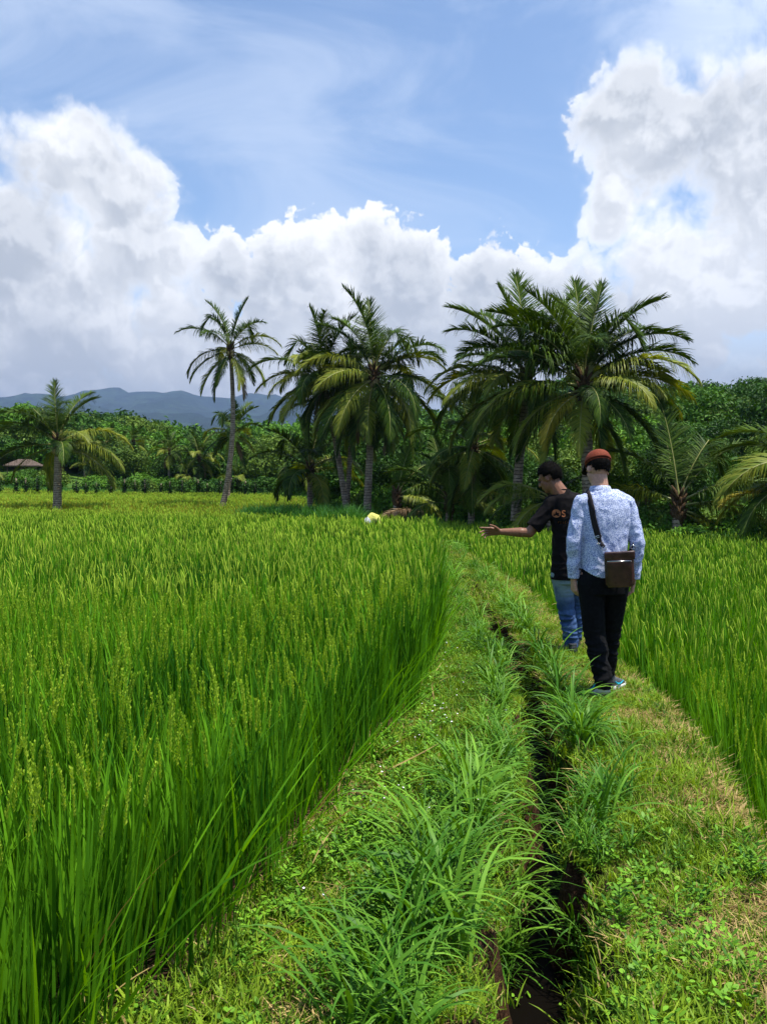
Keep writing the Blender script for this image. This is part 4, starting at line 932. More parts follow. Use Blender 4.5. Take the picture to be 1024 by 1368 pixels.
M['metal'] = (lambda m, t: (finish(t, principled(t, (0.6,0.6,0.6), 0.25, 0.5, metal=1.0).outputs[0]), m)[1])(*mat('metal'))
M['white_rubber'] = plain_mat('white_rubber', (0.55,0.54,0.50), (0.72,0.71,0.68), 30, 0.6, 0.3)
M['shoe'] = plain_mat('shoe', (0.012,0.014,0.018), (0.035,0.040,0.048), 60, 0.7, 0.3)
M['shoe_grey'] = plain_mat('shoe_grey', (0.05,0.055,0.06), (0.10,0.11,0.12), 60, 0.7, 0.3)
M['cyan'] = plain_mat('cyan', (0.01,0.42,0.60), (0.02,0.48,0.68), 30, 0.5, 0.3)
M['orange'] = plain_mat('orange', (0.32,0.11,0.045), (0.44,0.16,0.06), 200, 0.7, 0.2)
M['eye'] = plain_mat('eye', (0.01,0.008,0.006), (0.02,0.015,0.01), 10, 0.2, 0.5)
def shirt_mat():
    m, t = mat('patterned_shirt'); tcn = t.node('ShaderNodeTexCoord'); P = tcn.outputs['Object']
    n = t.noise(P, 22, 3, 0.6); v = t.voro(P, 140, 0, None); v2 = t.noise(P, 200, 3, 0.7)
    k = t.m('ADD', t.m('MULTIPLY', v, 1.0), t.m('MULTIPLY', v2, 0.8))
    f = t.ramp(k, 0.76, 1.0, 1.0, 0.0)
    c = t.mix(f, (0.58,0.63,0.79), (0.13,0.19,0.42)); c = t.mix(t.m('MULTIPLY', t.ramp(n, 0.45, 0.6), 0.25), c, (0.62,0.67,0.83))
    p = principled(t, c, 0.8, 0.25, bump(t, v2, 0.3, 0.002)); finish(t, p.outputs[0]); return m
M['patterned_shirt'] = shirt_mat()
def jeans_mat():
    m, t = mat('jeans'); tcn = t.node('ShaderNodeTexCoord'); P = tcn.outputs['Object']; s = t.node('ShaderNodeSeparateXYZ'); t.l.new(P, s.inputs[0])
    n = t.noise(P, 9, 5, 0.6); fine = t.noise(P, 250, 2, 0.6)
    c = t.mix(t.ramp(n, 0.3, 0.75), (0.020,0.045,0.125), (0.065,0.125,0.27))
    worn = t.m('MULTIPLY', t.ramp(s.outputs[2], 0.42, 0.60), t.ramp(n, 0.25, 0.6)); c = t.mix(worn, c, (0.19,0.26,0.27))
    p = principled(t, c, 0.85, 0.2, bump(t, t.m('ADD', n, fine), 0.4, 0.004)); finish(t, p.outputs[0]); return m
M['jeans'] = jeans_mat()

def hair_mesh(Mx, low, front=0.03, bulge=1.0, rough=0.004, zlow=-0.05):
    V, F = ball((0,-0.018,0.030), (0.086*bulge,0.104*bulge,0.102*bulge), 40, 30)
    mb = MB(); mb.add(V, F, 0); me = mb.mesh('hair', [M['hair']])
    def keep(v):
        yy = v.y
        lim = zlow if yy < -0.035 else (zlow + (yy+0.035)*1.1 if yy < 0.03 else 0.045 + (yy-0.03)*0.55)
        if v.z < 0.012 and abs(v.x) > 0.055 and v.y > -0.045: return False
        return v.z > lim
    me = cut_mesh(me, keep)
    for v in me.vertices:
        n = mnoise.noise(v.co*55)+0.6*mnoise.noise(v.co*120); v.co = v.co*(1+n*rough*12)
    me.transform(Mx); me.update()
    me = evaluate(me, [('SOLIDIFY', dict(thickness=0.012, offset=-1.0))])
    # short locks standing off the scalp
    r = np.random.default_rng(77); P = np.array([v.co for v in me.vertices]); Nn = np.array([v.normal for v in me.vertices]); c = np.array(Mx.translation)
    k = [i for i in range(len(P)) if np.dot(P[i]-c, Nn[i]) > 0]; k = r.choice(k, 700); p = P[k] - Nn[k]*0.004; nn = Nn[k]
    az = np.arctan2(nn[:,1], nn[:,0]) + r.normal(0,0.35,700); lean = np.arccos(np.clip(nn[:,2],-1,1))*0.95 + r.uniform(0.15,0.6,700)
    mb = MB(); by = {}
    for q in me.polygons: by.setdefault(len(q.vertices), []).append(list(q.vertices))
    mb.add(P, [np.array(v) for v in by.values()], 0)
    V, F = blades(p, az, lean, r.uniform(0.2,0.9,700), r.uniform(0.012,0.026,700), r.uniform(0.002,0.005,700), 3, 1.2, r.normal(0,0.6,700)); mb.add(V, F, 0)
    return mb.mesh('hair', [M['hair']])
def shoe_meshes(L, Mx, upper, sole_t=0.028, swoosh=None):
    """shoe pointing along +Y, heel at y=0"""
    mb = MB(); W = 0.047
    secs = []
    for y, w_, h in ((-0.005,0.030,0.070),(0.03,0.037,0.085),(0.08,0.038,0.082),(0.13,0.042,0.066),(0.19,0.047,0.048),(0.235,0.045,0.038),(0.27,0.032,0.026),(0.283,0.014,0.014)): secs.append((y*L/0.28, w_, h))
    n = 16; V = []; th = np.linspace(0, 2*np.pi, n, endpoint=False)
    for y, w_, h in secs:
        V.append(np.stack([np.cos(th)*w_, np.full(n, y), sole_t + h/2 + np.sin(th)*h/2*1.05], 1))
    V = np.concatenate(V+[np.array([[0,secs[0][0]-0.01,0.06],[0,secs[-1][0]+0.004,0.035]])]); i = np.arange(n); j = (i+1)%n; m_ = len(secs)
    F = [np.concatenate([np.stack([k*n+j,k*n+i,(k+1)*n+i,(k+1)*n+j],1) for k in range(m_-1)]), np.stack([i,j,np.full(n,m_*n)],1), np.stack([(m_-1)*n+j,(m_-1)*n+i,np.full(n,m_*n+1)],1)]
    mb.add(V, F, 0); mb.add(*tube([(0,0.045,0.07),(0,0.035,0.12)], [0.042,0.040], 14), 0)
    up = mb.mesh('shoe', [upper]); up = evaluate(up, [('REMESH', dict(mode='VOXEL', voxel_size=0.004, use_smooth_shade=True)), ('SMOOTH', dict(iterations=2))]); up.transform(Mx)
    mb = MB(); out_ = [(0.033,0.0),(0.041,0.04),(0.040,0.10),(0.047,0.16),(0.052,0.20),(0.048,0.245),(0.030,0.282),(0.0,0.294)]
    ring = [(x, y*L/0.28) for x, y in out_] + [(-x, y*L/0.28) for x, y in out_[-2::-1]] + [(-0.018,-0.014),(0.018,-0.014)]
    n = len(ring); lo = [(x,y,0.0+0.018*max(0,(y-0.2)/0.08)) for x,y in ring]; md = [(x*1.04,y,sole_t*0.6+0.010) for x,y in ring]; hi = [(x*0.98,y,sole_t+0.012) for x,y in ring]
    V = np.array(lo+md+hi+[(0,0.14,0.0),(0,0.14,sole_t)]); i = np.arange(n); j = (i+1)%n
    mb.add(V, [np.concatenate([np.stack([k*n+i,k*n+j,(k+1)*n+j,(k+1)*n+i],1) for k in range(2)]), np.stack([j,i,np.full(n,3*n)],1), np.stack([2*n+i,2*n+j,np.full(n,3*n+1)],1)], 0)
    so = mb.mesh('sole', [M['white_rubber']]); so.transform(Mx); res = [up, so]
    if swoosh:   # curved flash on both flanks
        mb = MB()
        for s in (-1,1):
            P = [(s*0.044,0.045,0.075),(s*0.047,0.085,0.052),(s*0.049,0.13,0.050),(s*0.0475,0.185,0.066)]
            Wd = [0.004,0.016,0.012,0.003]; V = []
            for p, ww in zip(P, Wd): V += [(p[0],p[1],p[2]-ww/2),(p[0],p[1],p[2]+ww/2)]
            k = np.arange(3)*2; mb.add(np.array(V), np.stack([k,k+1,k+3,k+2],1), 0)
        sw = mb.mesh('flash', [swoosh]); sw = evaluate(sw, [('SOLIDIFY', dict(thickness=0.004, offset=0))]); sw.transform(Mx); res.append(sw)
    return res
def frame(o, fwd, up=(0,0,1)):
    f_ = Vector(fwd).normalized(); u = Vector(up); s = f_.cross(u).normalized(); u = s.cross(f_).normalized()
    m = Matrix((s, f_, u)).transposed().to_4x4(); m.translation = Vector(o); return m

# ---- man in the patterned shirt (nearer)
def shirt_man():
    t = thing('person', 'man seen from behind in blue patterned shirt, rust red cap and black trousers', 'person', (1.53,5.70,float(ground_z(1.53,5.7))), 0)
    HM = frame((-0.035,0.035,1.605), (-0.30,0.90,-0.42), (0.02,0.45,1))
    SL, SR = Vector((-0.152,0,1.375)), Vector((0.160,0.0,1.37)); EL_, ER = Vector((-0.212,-0.03,1.115)), Vector((0.226,-0.03,1.10)); WL, WR = Vector((-0.200,0.015,0.862)), Vector((0.222,0.02,0.855))
    HL, HR = Vector((-0.085,0,0.85)), Vector((0.095,0,0.85)); KL, KR = Vector((-0.058,0.0,0.46)), Vector((0.092,0.13,0.47)); AL, AR = Vector((-0.012,-0.10,0.14)), Vector((0.078,0.20,0.115))
    # body
    HM = HM @ Matrix.Scale(0.92, 4); mb = MB(); head(mb, HM); capsule(mb, (-0.03,0.02,1.56), (-0.02,-0.005,1.40), 0.056, 0.062)
    loft(mb, [(0.005,0,0.80,0.14,0.10,0),(0.005,0,0.95,0.135,0.09,0),(0.005,0,1.10,0.13,0.09,0),(0.005,0,1.30,0.15,0.095,0),(0,0,1.42,0.10,0.07,0)])
    for S_, E_, W_ in ((SL,EL_,WL),(SR,ER,WR)): chain(mb, [S_,E_,W_], [0.050,0.038,0.026])
    for H_, K_, A_ in ((HL,KL,AL),(HR,KR,AR)): chain(mb, [H_,K_,A_], [0.080,0.052,0.036])
    capsule(mb, AL, AL+Vector((-0.01,0.10,-0.08)), 0.036, 0.03); capsule(mb, AR, AR+Vector((0.04,0.09,-0.07)), 0.036, 0.03)
    hand(mb, WL+Vector((0.0,0.01,-0.02)), (0.10,0.10,-1), (1,0.25,0), 0.98, (0.50,0.55,0.60,0.65), thumb_side=-1)
    hand(mb, WR+Vector((0.0,0.01,-0.02)), (-0.10,0.10,-1), (-1,0.25,0), 0.98, (0.50,0.55,0.6,0.65), thumb_side=1)
    obj('body', fuse(mb, 'body', [M['skin_light']], 0.0042, 3), t)
    obj('hair', hair_mesh(HM, 0, bulge=0.97, zlow=-0.038), t)
    for s in (-1,1):
        mb = MB(); V, F = ball((s*0.030,0.082,0.006), (0.013,0.010,0.010), 10, 7); mb.add(xform(V, HM), F, 0); obj('eye', mb.mesh('eye', [M['eye']]), t)
    # flat cap with a short brim
    mb = MB(); V, F = ball((0,-0.012,0.070), (0.089,0.109,0.082), 36, 24); mb.add(V, F, 0); me = mb.mesh('cap', [M['cap']]); me = cut_mesh(me, lambda v: v.z > 0.050)
    for v in me.vertices: v.co += v.co.normalized()*0.004*mnoise.noise(v.co*18)
    me = evaluate(me, [('SOLIDIFY', dict(thickness=0.005, offset=1.0))]); me.transform(HM); c = obj('cap', me, t)
    mb = MB(); mb.add(*tube([(0.085*math.cos(a),-0.012+0.102*math.sin(a),0.052) for a in np.linspace(0,2*math.pi,33)], 0.006, 6, False), 0); me = mb.mesh('cap_band', [M['cap']]); me.transform(HM); obj('cap_band', me, c)
    V = []; n = 15
    for q, rr in enumerate((0.0, 0.5, 1.0)):
        for a in np.linspace(-1.15,1.15,n): V.append((math.sin(a)*(0.088+0.006*rr), 0.040*0+(math.cos(a)*(0.104+0.065*rr)), 0.052-0.016*rr-0.03*abs(math.sin(a))**2*rr))
    i = np.arange(n-1); mb = MB(); mb.add(np.array(V), np.concatenate([np.stack([k*n+i,k*n+i+1,(k+1)*n+i+1,(k+1)*n+i],1) for k in range(2)]), 0)
    me = evaluate(mb.mesh('brim', [M['black_cloth']]), [('SOLIDIFY', dict(thickness=0.006, offset=0))]); me.transform(HM); obj('brim', me, c)
    # shirt
    mb = MB()
    loft(mb, [(0.0,0.0,0.78,0.150,0.118,0),(0.0,0,0.86,0.154,0.122,0),(0.0,0,0.98,0.155,0.118,0),(0.003,0,1.12,0.160,0.117,0),(0.006,-0.002,1.24,0.174,0.120,0),(0.008,-0.006,1.34,0.176,0.112,0),(0.006,-0.006,1.405,0.150,0.094,0),(-0.005,-0.004,1.445,0.098,0.075,0),(-0.012,0.0,1.475,0.066,0.062,0)])
    capsule(mb, (-0.05,-0.004,1.42), SL+Vector((0.004,-0.004,0.0)), 0.060, 0.062); capsule(mb, (0.06,-0.004,1.42), SR+Vector((-0.004,-0.004,0.0)), 0.060, 0.062)
    chain(mb, [SL,EL_,WL+Vector((0,0,0.03))], [0.061,0.051,0.040]); chain(mb, [SR,ER,WR+Vector((0,0,0.03))], [0.061,0.051,0.040])
    wr = wrinkles(0.0048, (11,11,9), 3.0); wr2 = wrinkles(0.0020, (26,26,12), 8.0)
    def disp(V):
        arm = np.clip((np.abs(V[:,0]-0.005)-0.17)/0.03, 0, 1); low = np.clip((1.12-V[:,2])/0.2, 0, 1)
        return wr(V)*(0.55+0.6*low+0.5*arm) + wr2(V)
    me = fuse(mb, 'shirt', [M['patterned_shirt']], 0.0055, 4, disp)
    def keep(v):
        if abs(v.x-0.005) < 0.178 - 0*v.z and v.z < 0.99:
            return v.z > 0.862 + 0.055*min(1, (abs(v.x)/0.15)**2.5) + (0.02 if v.y > 0 else 0)
        if v.z > 1.474: return False
        return v.z > 0.868
    me = cut_mesh(me, keep); me = evaluate(me, [('SOLIDIFY', dict(thickness=0.003, offset=-1.0))]); sh = obj('shirt', me, t)
    for W_ in (WL, WR):
        mb = MB(); mb.add(*tube([W_+Vector((0,0.0,0.048)), W_+Vector((0,0.002,0.02)), W_+Vector((0,0.004,-0.012))], [0.043,0.0415,0.040], 20, False), 0); me = evaluate(mb.mesh('cuff', [M['patterned_shirt']]), [('SOLIDIFY', dict(thickness=0.004, offset=0)), ('SUBSURF', dict(levels=1))]); obj('cuff', me, sh)
    # collar: fold-over band round the neck
    V = []; n = 29
    for k, a in enumerate(np.linspace(-2.75, 2.75, n)):
        cx, cy_ = math.sin(a), -math.cos(a)
        for (r_, z_) in ((0.062,1.462),(0.060,1.500-0.012*abs(a)/2.75),(0.066,1.504-0.012*abs(a)/2.75),(0.077,1.468-0.004*abs(a)/2.75)): V.append((-0.022+cx*r_, 0.010+cy_*r_*1.05+(z_-1.46)*0.25, z_))
    k = (np.arange(n-1)*4)[:,None]+np.arange(3)[None,:]; mb = MB(); mb.add(np.array(V), np.stack([k,k+4,k+5,k+1],2).reshape(-1,4), 0)
    obj('collar', evaluate(mb.mesh('collar', [M['patterned_shirt']]), [('SOLIDIFY', dict(thickness=0.003, offset=0)), ('SUBSURF', dict(levels=2))]), sh)
    # trousers
    mb = MB(); loft(mb, [(0.004,0,0.745,0.150,0.112,0),(0.004,0,0.85,0.158,0.122,0),(0.003,0,0.93,0.148,0.112,0),(0.003,0,0.98,0.138,0.10,0)])
    chain(mb, [HL+Vector((0,0,-0.03)),KL,AL+Vector((0,0,-0.01))], [0.094,0.076,0.058]); chain(mb, [HR+Vector((-0.005,0,-0.03)),KR,AR+Vector((0,0,0.0))], [0.094,0.074,0.056])
    w1 = wrinkles(0.008, (8,8,20), 5.0)
    me = fuse(mb, 'trousers', [M['black_cloth']], 0.006, 4, lambda V: w1(V)*np.clip((0.62-V[:,2])/0.35, 0.12, 1)); me = cut_mesh(me, lambda v: v.z > 0.085 if v.y > 0.06 else v.z > 0.10)
    obj('trousers', me, t)
    # shoes: trailing left heel lifted, right foot planted and turned out
    ML = Matrix.Translation((-0.008,-0.135,0.085))@Matrix.Rotation(R(12),4,'Z')@Matrix.Rotation(R(-27),4,'X')
    MR = Matrix.Translation((0.078,0.165,0.012))@Matrix.Rotation(R(-38),4,'Z')@Matrix.Rotation(R(-3),4,'X')
    for Mx, up in ((ML,M['shoe']),(MR,M['shoe_grey'])):
        u_, s_, f_ = shoe_meshes(0.275, Mx, up, swoosh=M['cyan']); so = obj('shoe', u_, t); obj('sole', s_, so); obj('flash', f_, so)
    # ---- shoulder bag: a thing of its own
    bag = thing('shoulder_bag', 'brown leather shoulder bag hanging at the right hip of the shirted man', 'bag', t.location, 0)
    B0 = Matrix.Translation((0.062,-0.175,0.935))@Matrix.Rotation(R(-4),4,'Y')@Matrix.Rotation(R(-8),4,'Z')@Matrix.Rotation(R(6),4,'X')
    def rbox(name, c, s, m, bev=0.012, seg=4, bulge=0.0):
        mb = MB(); mb.add(*box((0,0,0), s), 0); me = mb.mesh(name, [m]); me = evaluate(me, [('BEVEL', dict(width=bev, segments=seg)), ('SUBSURF', dict(levels=2, subdivision_type='SIMPLE'))])
        for v in me.vertices:
            if bulge: v.co.y *= 1+bulge*(1-(2*v.co.x/s[0])**2)*(1-(2*v.co.z/s[2])**2)
            v.co += Vector((mnoise.noise(v.co*14+Vector(c)), mnoise.noise(v.co*14+Vector((3,1,2))), mnoise.noise(v.co*11+Vector((7,1,2)))))*0.004*(1 if bev > 0.008 else 0.4)
            v.co += Vector(c)
        me.transform(B0); return me
    obj('bag_body', rbox('bag_body', (0,0,0), (0.196,0.066,0.238), M['leather'], 0.024, 4, 0.25), bag)
    obj('front_pocket', rbox('front_pocket', (-0.004,-0.036,-0.028), (0.168,0.020,0.178), M['leather'], 0.007), bag)
    obj('top_panel', rbox('top_panel', (0.002,-0.033,0.098), (0.200,0.018,0.058), M['leather'], 0.008, 3), bag)
    mb = MB(); mb.add(*tube([(-0.085,-0.048,0.066),(0.0,-0.050,0.064),(0.070,-0.048,0.062)], 0.0035, 6), 0); me = mb.mesh('zip', [M['metal']]); me.transform(B0); obj('zip', me, bag)
    for sx in (-0.095, 0.095):
        mb = MB(); mb.add(*tube([(sx+0.014*math.cos(a), 0, 0.145+0.014*math.sin(a)) for a in np.linspace(0,2*math.pi,13)], 0.003, 6, False), 0); me = mb.mesh('ring', [M['metal']]); me.transform(B0); obj('ring', me, bag)
    # strap follows the shirt from the bag over the left shoulder and down the front
    bvh = BVHTree.FromPolygons([v.co for v in sh.data.vertices], [p.vertices for p in sh.data.polygons])
    def back(x, z, off=0.007):
        h = bvh.ray_cast(Vector((x,-0.6,z)), Vector((0,1,0))); return (h[0].y-off) if h[0] else -0.1
    def front(x, z, off=0.007):
        h = bvh.ray_cast(Vector((x,0.6,z)), Vector((0,-1,0))); return (h[0].y+off) if h[0] else 0.1
    L1 = B0@Vector((-0.095,-0.004,0.158)); pts = []
    for s in np.linspace(0,1,16):
        x = L1.x*(1-s)+(-0.118)*s - 0.012*math.sin(math.pi*s); z = L1.z*(1-s)+1.415*s; pts.append(Vector((x, min(back(x,z), L1.y*(1-min(1,s*6))+9*min(1,s*6)), z)))
    topz = bvh.ray_cast(Vector((-0.122,0.0,1.8)), Vector((0,0,-1)))[0].z+0.006
    for yy, dz in ((-0.05,-0.012),(-0.02,0.0),(0.015,0.0),(0.045,-0.014)): 
        h = bvh.ray_cast(Vector((-0.122,yy,1.8)), Vector((0,0,-1))); pts.append(Vector((-0.122,yy,(h[0].z if h[0] else topz)+0.006)))
    R1 = B0@Vector((0.095,0.004,0.158))
    for s in np.linspace(0.08,1,14):
        x = -0.12*(1-s)+0.168*s; z = 1.40*(1-s)+1.02*s; pts.append(Vector((x, front(x,z), z)))
    pts += [Vector((0.176,0.02,1.02)), Vector((0.172,-0.08,1.05)), R1]
    V = []
    for k, p in enumerate(pts):
        a = pts[max(0,k-1)]; b = pts[min(len(pts)-1,k+1)]; T = (b-a).normalized(); c = Vector((0.0,0.0,1.12)); nrm = (p-Vector((0.0,0,min(p.z,1.36)))).normalized(); s = T.cross(nrm).normalized()
        wd = 0.021 if k > 2 else 0.013; V += [p-s*wd, p, p+s*wd]
    V = [Vector(q) for q in V]; k = (np.arange(len(pts)-1)*3)[:,None]+np.arange(2)[None,:]; mb = MB(); mb.add(np.array(V), np.stack([k,k+1,k+4,k+3],2).reshape(-1,4), 0)
    obj('strap', evaluate(mb.mesh('strap', [M['strap']]), [('SOLIDIFY', dict(thickness=0.005, offset=0))]), bag)
    for kk, s in ((3, 1.0), (1, 0.8)):
        p = pts[kk]; T = (pts[kk+1]-pts[kk-1]).normalized(); sd = T.cross(Vector((0,-1,0))).normalized(); q = [p+sd*0.024*s+T*0.006, p-sd*0.024*s+T*0.006, p-sd*0.024*s-T*0.006, p+sd*0.024*s-T*0.006, p+sd*0.024*s+T*0.006]
        mb = MB(); mb.add(*tube([v+Vector((0,-0.004,0)) for v in q], 0.003, 6, False), 0); obj('buckle', mb.mesh('buckle', [M['metal']]), bag)
shirt_man()

# ---- man in the black tee pointing left (farther)
def pointing_man():
    t = thing('person', 'dark haired man in black printed tee and blue jeans pointing left with bare arm', 'person', (1.635,7.20,float(ground_z(1.635,7.2))), 0); t.scale = (1.0,1.0,1.04)
    HM = frame((-0.172,0.045,1.508), (-0.86,0.52,-0.52), (-0.35,0.25,1))
    SL, SR = Vector((-0.165,0,1.275)), Vector((0.145,0.03,1.29)); EL_, ER = Vector((-0.352,0.0,1.050)), Vector((0.20,0.02,1.02)); WL, WR = Vector((-0.595,0.03,1.055)), Vector((0.17,0.12,0.80))
    HL, HR = Vector((-0.070,0.0,0.72)), Vector((0.085,0.02,0.72)); KL, KR = Vector((-0.020,0.02,0.40)), Vector((0.085,0.12,0.42)); AL, AR = Vector((0.020,0.0,0.11)), Vector((0.098,0.20,0.12))
    mb = MB(); head(mb, HM); capsule(mb, (-0.145,0.03,1.475), (-0.055,0.0,1.34), 0.063, 0.075)
    loft(mb, [(0.0,0,0.66,0.13,0.10,0),(0.0,0,0.85,0.13,0.09,0),(0.0,0,1.05,0.13,0.09,0),(-0.01,0,1.22,0.14,0.09,0),(-0.02,0,1.32,0.09,0.07,0)])
    chain(mb, [SL,EL_,WL], [0.052,0.043,0.027]); chain(mb, [(EL_*0.7+WL*0.3),WL], [0.043,0.027]); chain(mb, [SR,ER,WR], [0.05,0.04,0.028])
    chain(mb, [HL,KL,AL], [0.080,0.052,0.036]); chain(mb, [HR,KR,AR], [0.080,0.052,0.036]); capsule(mb, AL, AL+Vector((-0.04,0.1,-0.07)), 0.035, 0.03); capsule(mb, AR, AR+Vector((-0.03,0.1,-0.08)), 0.035, 0.03)
    hand(mb, WL+Vector((-0.015,0.0,0.0)), (-1,0.04,0.06), (0.0,-0.85,-0.5), 1.05, (0.02,0.22,0.32,0.40), thumb_side=1, spread=0.12)
    hand(mb, WR, (-0.1,0.3,-1), (-1,0,0), 1.0, (0.4,0.5,0.5,0.6), thumb_side=1)
    obj('body', fuse(mb, 'body', [M['skin_brown']], 0.0042, 3), t)
    obj('hair', hair_mesh(HM, 0, bulge=1.07, rough=0.007, zlow=-0.045), t)
    for s in (-1,1):
        mb = MB(); V, F = ball((s*0.030,0.082,0.006), (0.013,0.010,0.010), 10, 7); mb.add(xform(V, HM), F, 0); obj('eye', mb.mesh('eye', [M['eye']]), t)
    mb = MB()
    loft(mb, [(0.0,0,0.60,0.158,0.125,0),(0.0,0,0.74,0.158,0.122,0),(0.0,0,0.90,0.150,0.112,0),(0.0,0,1.06,0.152,0.112,0),(-0.004,0,1.18,0.168,0.112,0),(-0.012,0,1.27,0.160,0.102,0),(-0.040,0.004,1.345,0.125,0.090,0),(-0.066,0.012,1.395,0.080,0.072,0),(-0.082,0.018,1.43,0.066,0.066,0)])
    capsule(mb, (-0.07,0,1.345), SL+Vector((0,0,0.02)), 0.066, 0.066); capsule(mb, (0.0,0.01,1.345), SR, 0.06, 0.064)
    sl_end = SL*0.12+EL_*0.88; capsule(mb, SL, sl_end, 0.070, 0.066); capsule(mb, SR, SR*0.2+ER*0.8, 0.066, 0.064)
    w1 = wrinkles(0.0055, (7,7,12), 11.0); me = fuse(mb, 'tee', [M['tee']], 0.0055, 4, lambda V: w1(V))
    axis = (EL_-SL).normalized(); axr = (ER-SR).normalized()
    def keep(v):
        if v.x < -0.185 and (v-SL).dot(axis) > (sl_end-SL).dot(axis)-0.012: return False
        if v.x > 0.165 and (v-SR).dot(axr) > 0.22: return False
        return v.z > 0.655 and not (v.z > 1.415)
    me = cut_mesh(me, keep); me = evaluate(me, [('SOLIDIFY', dict(thickness=0.003, offset=-1.0))]); tee = obj('tee', me, t)
    mb = MB(); mb.add(*tube([(-0.076+0.066*math.cos(a), 0.016+0.066*math.sin(a), 1.415) for a in np.linspace(0,2*math.pi,25)], 0.006, 6, False), 0); obj('neckband', mb.mesh('neckband', [M['tee']]), tee)
    bvh = BVHTree.FromPolygons([v.co for v in tee.data.vertices], [p.vertices for p in tee.data.polygons])
    def lay(me, m, name):
        for v in me.vertices:
            h = bvh.ray_cast(Vector((v.co.x,-0.6,v.co.z)), Vector((0,1,0)));  v.co.y = (h[0].y if h[0] else -0.10) - 0.003
        me.materials.clear(); me.materials.append(m); me.update(); obj(name, me, tee)
    def text(body, x, z, size):
        cu = bpy.data.curves.new('print', 'FONT'); cu.body = body; cu.size = size; cu.offset = size*0.012; o = bpy.data.objects.new('tmp', cu); col.objects.link(o); dg = bpy.context.evaluated_depsgraph_get(); dg.update()
        me = bpy.data.meshes.new_from_object(o.evaluated_get(dg), depsgraph=dg); bpy.data.objects.remove(o)
        for v in me.vertices: v.co = Vector((x+v.co.x, -0.2, z+v.co.y))
        return me
    ex, ez = -0.135, 1.215
    mb = MB(); a = np.linspace(0,2*np.pi,33)[:-1]; V = np.concatenate([np.stack([ex+0.034*np.cos(a), a*0-0.2, ez+0.034*np.sin(a)],1), [[ex,-0.2,ez]]]); i = np.arange(32); mb.add(V, np.stack([i,(i+1)%32,np.full(32,32)],1), 0); lay(mb.mesh('emblem', [M['orange']]), M['orange'], 'emblem')
    mb = MB()
    for aa, ln in ((1.57,0.034),(0.75,0.030),(2.39,0.030),(-0.05,0.026),(3.19,0.026)):
        d = np.array([math.cos(aa),0,math.sin(aa)]); q = np.array([-d[2],0,d[0]]); c = np.array([ex,-0.2,ez-0.014]); mb.add(np.array([c, c+d*ln*0.5+q*0.008, c+d*ln, c+d*ln*0.5-q*0.008]), np.array([[0,1,2,3]]), 0)
    me = mb.mesh('emblem_leaf', [M['tee']]); lay(me, M['tee'], 'emblem_leaf')
    for v in me.vertices: v.co.y -= 0.002
    lay(text('S', -0.095, ez-0.027, 0.078), M['orange'], 'lettering'); lay(text('AL', 0.012, ez-0.032, 0.092), M['orange'], 'lettering') if False else None
    # small illegible second line, as short strokes
    mb = MB()
    for k in range(7):
        x = -0.120+k*0.019; h = 0.020 if k % 2 else 0.014; mb.add(*box((x,-0.2,ez-0.075), (0.005,0.001,h)), 0)
        if k % 2 == 0: mb.add(*box((x+0.004,-0.2,ez-0.068-0.006*(k%3)), (0.010,0.001,0.004)), 0)
    lay(mb.mesh('small_lettering', [M['orange']]), M['orange'], 'small_lettering')
    mb = MB(); loft(mb, [(0.005,0,0.62,0.140,0.110,0),(0.003,0,0.72,0.146,0.114,0),(0.0,0,0.80,0.135,0.102,0)])
    chain(mb, [HL+Vector((0,0,-0.03)),KL,AL+Vector((0,0,0.0))], [0.094,0.072,0.060]); chain(mb, [HR,KR,AR], [0.090,0.070,0.058])
    w2 = wrinkles(0.009, (7,7,22), 21.0); me = fuse(mb, 'jeans', [M['jeans']], 0.006, 4, lambda V: w2(V)*np.clip((0.6-V[:,2])/0.3, 0.3, 1)); obj('jeans', cut_mesh(me, lambda v: v.z > 0.075), t)
    for Mx in (Matrix.Translation((0.030,-0.075,0.0))@Matrix.Rotation(R(14),4,'Z'), Matrix.Translation((0.105,0.13,0.0))@Matrix.Rotation(R(8),4,'Z')):
        u_, s_ = shoe_meshes(0.265, Mx, M['shoe']); s_.materials.clear(); s_.materials.append(M['shoe']); so = obj('shoe', u_, t); obj('sole', s_, so)
pointing_man()

